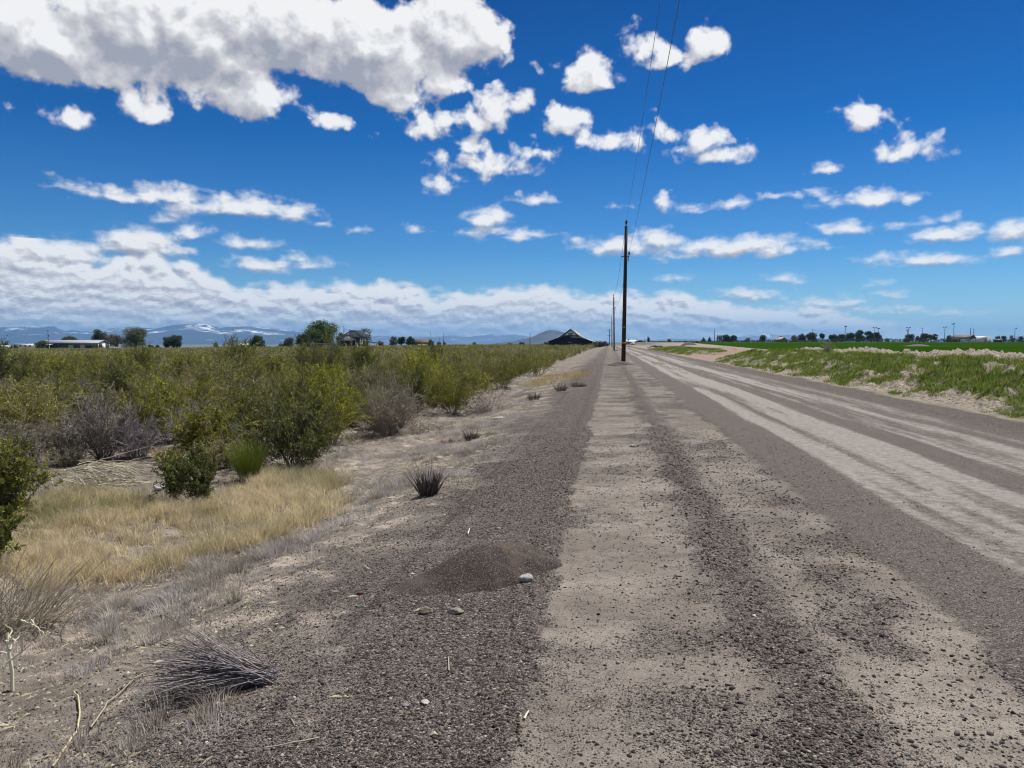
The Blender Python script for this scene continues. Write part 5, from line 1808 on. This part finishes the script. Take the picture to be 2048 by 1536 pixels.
def tree(u, v_top, v_base, wpx, d, pals, label, name='tree', cat='tree', shape='round', dens=1.0, group=None, trunk=.05):
    x, y = plan(u, d)
    z = tz(x, y) - .1
    H = height(v_top, d) - z
    Rw = max(.4, wpx / FPX * d / 2)
    o = tag(empty(name, (x, y, z), rng.random() * 6.28), label, cat, group)
    segs, blobs = [], []
    bark = np.array([.10, .085, .07])
    if shape in ('round', 'sparse', 'bush'):
        th = H * (trunk if shape != 'bush' else .05)
        segs.append((curve((0, 0, -.3), (0, 0, 1), H * .62, 6, (0, 0, 0), .06), .028 * H, .012 * H, bark))
        nb = 15 if shape != 'bush' else 9
        for i in range(nb):
            a, q = i * 2.4 + rng.random(), rng.uniform(.25, .95)
            rr = Rw * rng.uniform(.30, .74) * (1 if i else .2)
            zc = th + (H - th) * rng.uniform(.08, .80)
            c = np.array([math.cos(a) * rr, math.sin(a) * rr, zc if i else H * .82])
            rb = Rw * rng.uniform(.30, .50)
            c[2] = min(c[2], H - min(rb * .85, (H - th) * .32))
            blobs.append((c, np.array([rb, rb, min(rb * .85, (H - th) * .32)])))
            segs.append((curve((0, 0, th * .8), c - np.array([0, 0, th * .8]), np.linalg.norm(c - np.array([0, 0, th * .8])), 5, (0, 0, 0), .08), .013 * H, .005 * H, bark))
    elif shape == 'poplar':
        segs.append((np.array([(0, 0, -.3), (0, 0, H * .9)]), .02 * H, .006 * H, bark))
        for i in range(7):
            zc = H * (.18 + .12 * i)
            blobs.append((np.array([rng.normal(0, .12) * Rw, rng.normal(0, .12) * Rw, zc]), np.array([Rw * (.9 - .09 * abs(i - 2.5)), Rw * (.9 - .09 * abs(i - 2.5)), H * .12])))
    elif shape == 'conifer':
        segs.append((np.array([(0, 0, -.3), (0, 0, H * .92)]), .022 * H, .006 * H, bark))
        for i in range(8):
            t = i / 7
            blobs.append((np.array([0, 0, H * (.12 + .80 * t)]), np.array([Rw * (1.05 - .9 * t), Rw * (1.05 - .9 * t), H * .09])))
    P, D, C = [], [], []
    pal_ = np.array(pals)
    vol = sum(b[1][0] * b[1][2] for b in blobs)
    leaf = max(.32, .0006 * d) * (1.0 if shape != 'sparse' else .9)
    for c, r in blobs:
        n = int(np.clip(dens * 3.6 * (r[0] * r[0] * 2 + r[0] * r[2] * 4) / (leaf * leaf) * .55, 14, 900))
        if shape == 'sparse':
            n = int(n * .6)
        q = unit(rng.normal(size=(n, 3)))
        rad = rng.random(n) ** .4 * rng.uniform(.8, 1.15, n)
        P.append(c + q * r * rad[:, None])
        D.append(unit(q * .5 + rng.normal(0, .7, (n, 3)) + np.array([0, 0, -.2])))
        base = pal_[rng.integers(len(pal_))]
        C.append((base * .55 + pal_[rng.integers(0, len(pal_), n)] * .45) * rng.uniform(.75, 1.25, (n, 1)))
    P, D, C = np.concatenate(P), np.concatenate(D), np.concatenate(C)
    V, F, C = leaf_quads(P, D, leaf * rng.uniform(1.1, 2.2, len(P)), leaf * rng.uniform(.8, 1.4, len(P)), C)
    link('crown', build('crown', V, [(F, 0)], [M_TREE], C), o)
    V, F, C = sticks(segs, 6)
    link('trunk', build('trunk', V, [(F, 0)], [M_BARK], C, True), o)
    return o


GL = 'trees round the metal building'
tree(10, 678, 697, 14, 425, T_GREY, 'small grey-green tree at the left edge behind the white trailers', dens=.7)
tree(82, 681, 699, 26, 396, T_GREEN, 'green bushy tree at the left end of the metal building', shape='bush')
tree(23, 690, 697, 5, 410, T_DARK, 'tiny dark shrub between two white trailers', 'shrub', 'shrub', 'conifer')
tree(143, 672, 690, 36, 450, T_GREEN, 'yellow-green tree top showing above the metal building roof')
tree(195, 659, 697, 26, 440, T_DARK, 'dark pointed tree behind the right end of the metal building', shape='poplar')
tree(208, 664, 697, 18, 445, T_GREY, 'narrow grey-green tree beside the dark pointed one', shape='poplar')
tree(230, 668, 697, 32, 435, [(.13, .115, .085), (.105, .10, .075), (.16, .14, .11)], 'brownish half-bare tree right of the metal building', shape='sparse')
tree(270, 654, 698, 56, 425, T_GREY, 'large grey-green tree, tallest near the metal building', dens=1.0)
tree(301, 690, 697, 14, 430, T_DARK, 'low dark shrub right of the large grey-green tree', 'shrub', 'shrub', 'bush')
tree(314, 690, 697, 12, 432, T_DARK, 'low dark round shrub left of the dense round tree', 'shrub', 'shrub', 'bush')
tree(347, 670, 697, 36, 420, T_DARK, 'dense dark round tree standing alone against the mountains', dens=1.3, trunk=.1)
tree(432, 685, 695, 11, 420, T_DARK, 'tiny round tree left of the low dark wall')
tree(515, 670, 696, 32, 400, T_DARK, 'dark tree right of the small white-roofed shed', trunk=.12)
tree(502, 677, 696, 14, 402, T_GREY, 'small greyish tree tucked behind the white-roofed shed')
tree(578, 674, 694, 24, 410, T_GREY, 'grey-green round tree between the shed and the big dark tree', trunk=.12)
tree(562, 685, 694, 14, 410, T_GREY, 'low pale shrub left of the grey-green round tree', 'shrub', 'shrub', 'bush')
tree(643, 640, 696, 70, 355, [(.085, .14, .022), (.12, .175, .03), (.055, .095, .016), (.16, .20, .04)], 'biggest tree, spreading dark green crown left of the farmhouse', dens=1.5)
tree(610, 667, 696, 38, 358, T_DARK, 'lower dark tree at the left side of the biggest tree', dens=1.2, trunk=.1)
tree(665, 684, 696, 10, 350, T_GREY, 'small grey shrub between the biggest tree and the farmhouse', 'shrub', 'shrub', 'bush')
tree(681, 661, 692, 20, 375, T_YEL, 'yellow-green tree behind the left side of the farmhouse')
tree(729, 654, 692, 32, 375, T_YEL, 'thin yellowish tree behind the right side of the farmhouse', shape='sparse', dens=.8)
tree(760, 681, 693, 13, 380, T_GREY, 'small pale round tree right of the farmhouse porch', trunk=.15)
tree(752, 689, 693, 6, 390, T_DARK, 'tiny dark shrub right of the farmhouse porch posts', 'shrub', 'shrub', 'bush')
tree(786, 671, 694, 18, 400, T_GREY, 'left tree of the row right of the farmhouse, paler than the rest')
tree(803, 673, 694, 18, 402, T_DARK, 'second tree of the row right of the farmhouse', trunk=.3)
tree(820, 673, 694, 18, 404, T_DARK, 'right tree of the row right of the farmhouse', trunk=.3)
tree(832, 683, 693, 12, 406, T_DARK, 'low shrub at the right end of the tree row', 'shrub', 'shrub', 'bush')
tree(861, 680, 693, 14, 400, T_GREEN, 'round green shrub right of the red-roofed barn', 'shrub', 'shrub', 'bush')
tree(878, 684, 693, 8, 420, T_DARK, 'small dark tree left of the thin pole')
tree(889, 684, 693, 5, 420, T_DARK, 'tiny dark tree right of the thin pole')
tree(949, 684, 692, 9, 450, T_GREY, 'tiny lone tree far beyond the scrub, left of the cone-shaped hill')
tree(1044, 685, 692, 16, 420, T_DARK, 'low dark shrub in front of the cone-shaped hill, left of the pole', 'shrub', 'shrub', 'bush')
tree(1020, 687, 692, 16, 430, T_DARK, 'low dark shrub at the left foot of the cone-shaped hill', 'shrub', 'shrub', 'bush')
tree(1092, 684, 693, 10, 318, T_RED, 'rusty shrub at the left corner of the black barn', 'shrub', 'shrub', 'bush')
tree(1200, 683, 692, 26, 300, T_RED, 'rusty brown shrub right of the black barn', 'shrub', 'shrub', 'bush')
tree(1188, 686, 693, 20, 290, T_GREEN, 'green shrub just right of the black barn', 'shrub', 'shrub', 'bush')
tree(1211, 684, 693, 12, 310, T_RED, 'reddish shrub beside the distant road poles', 'shrub', 'shrub', 'bush')
tree(1209, 681, 690, 8, 420, T_DARK, 'small dark tree far behind the rusty shrubs')
tree(1257.5, 678, 686, 5, 640, T_DARK, 'tiny dark tree behind the white-roofed house at the road end')
tree(1297, 674, 686, 6, 620, T_DARK, 'tall narrow dark tree standing alone left of the storage bin', shape='poplar')
tree(1289, 682, 686, 5, 600, T_DARK, 'tiny dark shrub left of the narrow tree', 'shrub', 'shrub', 'conifer')
tree(1371, 681, 686, 4, 600, T_DARK, 'tiny pointed tree right of the storage bin', shape='conifer')
tree(1407, 675, 685, 11, 540, T_DARK, 'rounded dark conifer left of the lone pole', shape='conifer', dens=1.4)
tree(1419, 673, 685, 8, 540, T_DARK, 'pointed dark conifer next to the lone pole', shape='conifer', dens=1.4)
for u_, lb in ((1435.5, 'left'), (1439, 'middle'), (1442.5, 'right')):
    tree(u_, 670.5, 685, 4, 550, T_DARK, f'slim poplar beside the dense round trees, {lb} one of three', shape='poplar')
tree(1453, 669, 685, 18, 545, T_DARK, 'dense round tree right of the three slim poplars', trunk=.12, dens=1.2)
tree(1466, 670, 685, 16, 548, T_DARK, 'dense round tree, rightmost of the pair by the slim poplars', trunk=.12, dens=1.2)
tree(1461, 682, 686, 10, 520, T_DARK, 'low shrub in front of the dense round pair', 'shrub', 'shrub', 'bush')
tree(1495, 675, 685, 12, 560, T_GREY, 'grey thin tree between the round pair and the round lone tree', shape='sparse')
tree(1525, 670, 685, 16, 550, T_DARK, 'round lone tree left of the small dark barn', trunk=.15)
tree(1561, 672, 682, 12, 600, T_DARK, 'round tree behind the small dark barn')
tree(1589, 670, 684, 16, 570, T_GREY, 'left grey-green tree of the group behind the pale wall')
tree(1605, 668, 684, 18, 570, T_DARK, 'middle tree of the group behind the pale wall')
tree(1623, 665, 684, 22, 565, T_DARK, 'right and largest tree of the group behind the pale wall')
tree(1644, 666, 683, 14, 565, T_DARK, 'single tree standing between two tree groups beyond the field', trunk=.35)
for u_, vt, w_, lb in ((1668, 668, 20, 'first and leftmost'), (1686, 668, 18, 'second'), (1702, 665, 20, 'third'), (1720, 660, 26, 'fourth and tallest'), (1738, 661, 20, 'fifth'), (1754, 664, 18, 'last and rightmost')):
    tree(u_, vt, 684, w_, 560, T_DARK, f'dark round tree in the largest row beyond the field, {lb}', trunk=.1, dens=1.2, group='largest row of trees beyond the field')
tree(1774, 676, 683, 10, 560, T_GREY, 'small pale tree right of the largest tree row', shape='sparse')
tree(1818, 668, 683, 22, 560, T_DARK, 'broad dark tree under the close pair of floodlights', trunk=.1)
tree(1847, 666, 683, 20, 560, T_DARK, 'round dark tree under the utility pole with a crossarm', trunk=.1)
tree(1834, 671, 683, 8, 562, T_DARK, 'narrow dark tree left of the utility pole with a crossarm')
tree(1861, 668, 683, 12, 560, T_DARK, 'round dark tree, left of the last pair before the floodlights', trunk=.2)
tree(1870, 666.5, 683, 11, 560, T_DARK, 'round dark tree, right of the last pair before the floodlights', trunk=.2)
tree(1899, 669.5, 683, 15, 560, T_DARK, 'dark tree between the two floodlights near the brown shed', trunk=.1)
tree(1945, 668, 682, 8, 560, T_GREY, 'thin grey tree between the brown shed and the arched hut', shape='sparse')
tree(1996, 671, 682, 12, 565, T_DARK, 'dark tree left of another behind the low dark outbuilding')
tree(2007, 671, 682, 10, 565, T_DARK, 'dark tree right of another behind the low dark outbuilding')
tree(2024, 669, 682, 10, 590, T_GREY, 'round grey tree left of the slim lamp pole')
tree(2042, 672, 680, 9, 600, T_DARK, 'small dark tree at the right edge beyond the field')


def hedge(u0, u1, v_top, d, pals, label):
    x0, y0 = plan(u0, d)
    x1, y1 = plan(u1, d)
    n = int(3200 * abs(u1 - u0) / 250)
    t = rng.random(n)
    x, y = x0 + (x1 - x0) * t, y0 + (y1 - y0) * t
    H = height(v_top, d) - tz(x0, y0)
    hh = H * (.75 + .8 * fbm(t * abs(u1 - u0) * .25, t * 0, 201))
    P = np.column_stack([x + rng.normal(0, .3, n), y + rng.normal(0, .5, n), terrain(x, y) + hh * rng.random(n)])
    V, F, C = leaf_quads(P, unit(rng.normal(size=(n, 3))), rng.uniform(.4, 1.0, n), rng.uniform(.25, .6, n), pal(pals, n, .3))
    return tag(link('hedge', build('hedge', V, [(F, 0)], [M_TREE], C)), label, 'hedge')


hedge(1622, 1766, 679, 540, T_DARK + T_RED, 'low ragged brown-green hedge in front of the largest tree row')
hedge(1764, 1908, 678.5, 542, T_DARK + T_RED + [(.05, .05, .03)], 'low dark hedge between the tree row and the brown shed')
hedge(1450, 1620, 681, 545, T_RED + T_DARK, 'low broken line of brush left of the pale wall')
hedge(1300, 1450, 683.5, 480, T_RED + T_YEL, 'low rusty brush line beyond the bare left corner of the field')
hedge(1905, 1945, 678, 535, T_DARK, 'dark low shrubs at the foot of the brown-roofed shed')
hedge(2010, 2050, 679, 548, T_DARK, 'dark low shrubs at the far right edge of the field')

# tall dry weed on the pale ridge and rocks at the road's far right edge
def weed(u, v, hpx, wpx, label, n=60, col=(.40, .35, .19)):
    x, y, z = ground_at(u, v)
    d = float(np.array([x, y, 0]) @ FH)
    H, Wd = hpx / FPX * d, wpx / FPX * d / 2
    segs = []
    for i in range(n):
        a, q = rng.random() * 6.283, rng.random() * .9
        P = curve((0, 0, 0), (math.cos(a) * math.sin(q) * Wd / H * 1.4, math.sin(a) * math.sin(q), math.cos(q)), H * rng.uniform(.6, 1.0), 5, (0, 0, .2), .1)
        segs.append((P, .006, .004, np.array(col) * rng.uniform(.7, 1.2)))
        for k in range(3):
            kk = rng.integers(1, 5)
            segs.append((curve(P[kk], rng.normal(0, 1, 3) + np.array([0, 0, .6]), H * .2, 3, (0, 0, 0), .2), .006, .003, np.array(col) * rng.uniform(.7, 1.3)))
    V, F, C = sticks(segs, 3)
    return tag(link('dry_weed', build('dry_weed', V, [(F, 0)], [M_TWIG], C), None, (x, y, z - .05)), label, 'dry weed')


weed(1656, 703, 24, 40, 'tall tan dry weed standing on the pale ridge against the green field')
rock(1265, 690, 10, 'white boulder at the far right edge of the road', (.60, .58, .55), .8, 21, 'boulder')
rock(1259, 693, 6, 'small pale boulder next to the white one at the road edge', (.50, .47, .43), .7, 22, 'boulder')
rock(1308, 695, 14, 'dark clod of earth among pale rubble right of the road', (.10, .085, .075), .5, 23, 'boulder')
rock(1319, 694, 10, 'long dark clod at the right end of the pale rubble', (.08, .07, .065), .45, 24, 'boulder', 2.0)
rock(1302, 697, 12, 'pale slab of rubble left of the dark clods', (.48, .44, .39), .4, 25, 'boulder', 1.8)
x, y = plan(1373, 215)
heap('earth_heap', x, y, 3.2, 2.0, .95, 0, 'pale heap of earth at the bare corner of the field', 'earth heap', .4, 39)
x, y = plan(1833, 175)
heap('earth_heap', x, y, 3.6, 2.2, .5, 0, 'low pale earth heap standing in the green field', 'earth heap', .4, 49)

# --- mountains and hills --------------------------------------------------------------------------
def mountain_material(name, snow_lo, snow_hi, rockc, snow_amt=1.0):
    m, t = material(name)
    P = t.n('ShaderNodeTexCoord').outputs['Object']
    z = t.n('ShaderNodeSeparateXYZ', {0: P}).outputs[2]
    n1 = t.noise(P, .0011, 8, .62)
    n2 = t.noise(P, .006, 6, .65)
    rc = t.mix(t.step(n2, .35, .65), rockc, tuple(c * 1.9 for c in rockc))
    h = t.m('ADD', z, t.m('MULTIPLY', t.m('SUBTRACT', n1, .5), 1500))
    s = t.m('MULTIPLY', t.step(h, snow_lo, snow_hi), t.step(n2, .44, .56))
    surface(t, t.mix(t.m('MULTIPLY', s, snow_amt), rc, (.82, .84, .88)), .9)
    return m


def mountains(name, prof, d, depth, base, mat, seed, label, cat='mountains', rough=.35, n=420, freq=1.0):
    """range whose skyline follows prof [(u, v)] at distance d; real relief with spurs and gullies"""
    us = np.linspace(prof[0][0], prof[-1][0], n)
    top = np.interp(us, [p[0] for p in prof], [p[1] for p in prof])
    m = 60
    s = np.linspace(-1, 1, m)
    U, S = np.meshgrid(us, s)
    X, Y, Z = np.zeros_like(U), np.zeros_like(U), np.zeros_like(U)
    dd = d + S * depth
    r0 = np.array([ray(u, HORIZON) for u in us])
    k = 1 / (r0 @ FH)
    X, Y = r0[:, 0] * k * dd, r0[:, 1] * k * dd
    hh = np.array([height(v, d) for v in top])[None]
    w = np.clip(1 - np.abs(S), 0, 1)
    sp = fbm(X / 1500 * freq, Y / 1500 * freq, seed, 6, .55)
    rid = 1 - np.abs(2 * fbm(X / 800 * freq, Y / 2200 * freq, seed + 9, 5) - 1)
    Z = base + (hh - base) * np.clip(w ** (.85) * (1 - rough * (1 - w) * (1.6 - 1.5 * sp - .9 * rid)) - rough * .5 * (1 - rid) * w * (1 - w) * 2 + (rid - .75) * .34 * w, 0, 1.1)
    I = np.arange(n * m).reshape(m, n)
    Q = np.stack([I[:-1, :-1], I[:-1, 1:], I[1:, 1:], I[1:, :-1]], -1).reshape(-1, 4)
    o = link(name, build(name, np.stack([X, Y, Z], -1).reshape(-1, 3), [(Q, 0)], [mat], None, True))
    return tag(o, label, cat, None, 'structure')


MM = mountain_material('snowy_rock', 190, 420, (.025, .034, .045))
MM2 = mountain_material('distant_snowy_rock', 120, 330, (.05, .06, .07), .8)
MH = mountain_material('brown_hill', 9e4, 9.1e4, (.036, .036, .042))
mountains('mountains', [(-120, 668), (0, 655), (35, 652), (60, 652), (82, 655), (95, 654), (110, 655), (130, 662), (148, 661), (170, 664), (195, 662), (230, 658), (262, 660), (300, 657), (330, 652), (350, 650), (375, 650), (392, 649), (415, 650), (440, 657), (480, 654), (500, 652.5), (520, 656), (545, 657), (580, 661), (610, 664), (640, 672), (680, 690)],
          15500, 4200, -48, MM, 301, 'long blue mountain range with patches of snow along the left horizon')
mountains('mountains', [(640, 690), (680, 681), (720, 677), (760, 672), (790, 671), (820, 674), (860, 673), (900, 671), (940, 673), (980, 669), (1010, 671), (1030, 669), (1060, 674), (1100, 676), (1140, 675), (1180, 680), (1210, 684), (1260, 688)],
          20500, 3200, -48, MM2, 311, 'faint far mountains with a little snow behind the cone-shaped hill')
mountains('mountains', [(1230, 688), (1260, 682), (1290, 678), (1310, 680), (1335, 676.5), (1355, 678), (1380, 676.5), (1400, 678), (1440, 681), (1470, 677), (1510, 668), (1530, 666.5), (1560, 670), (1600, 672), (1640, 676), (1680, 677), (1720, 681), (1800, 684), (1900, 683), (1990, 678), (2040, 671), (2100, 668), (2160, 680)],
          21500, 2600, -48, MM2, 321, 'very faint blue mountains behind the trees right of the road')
mountains('hill', [(930, 693), (960, 690), (1000, 686), (1030, 682), (1060, 676), (1080, 668), (1092, 663.5), (1102, 661.5), (1112, 662.5), (1130, 666), (1150, 674), (1175, 680), (1200, 685), (1235, 690), (1270, 694)],
          6500, 900, -36, MH, 331, 'cone-shaped bare brown hill behind the black barn', 'hill', .12, 300, 2.0)
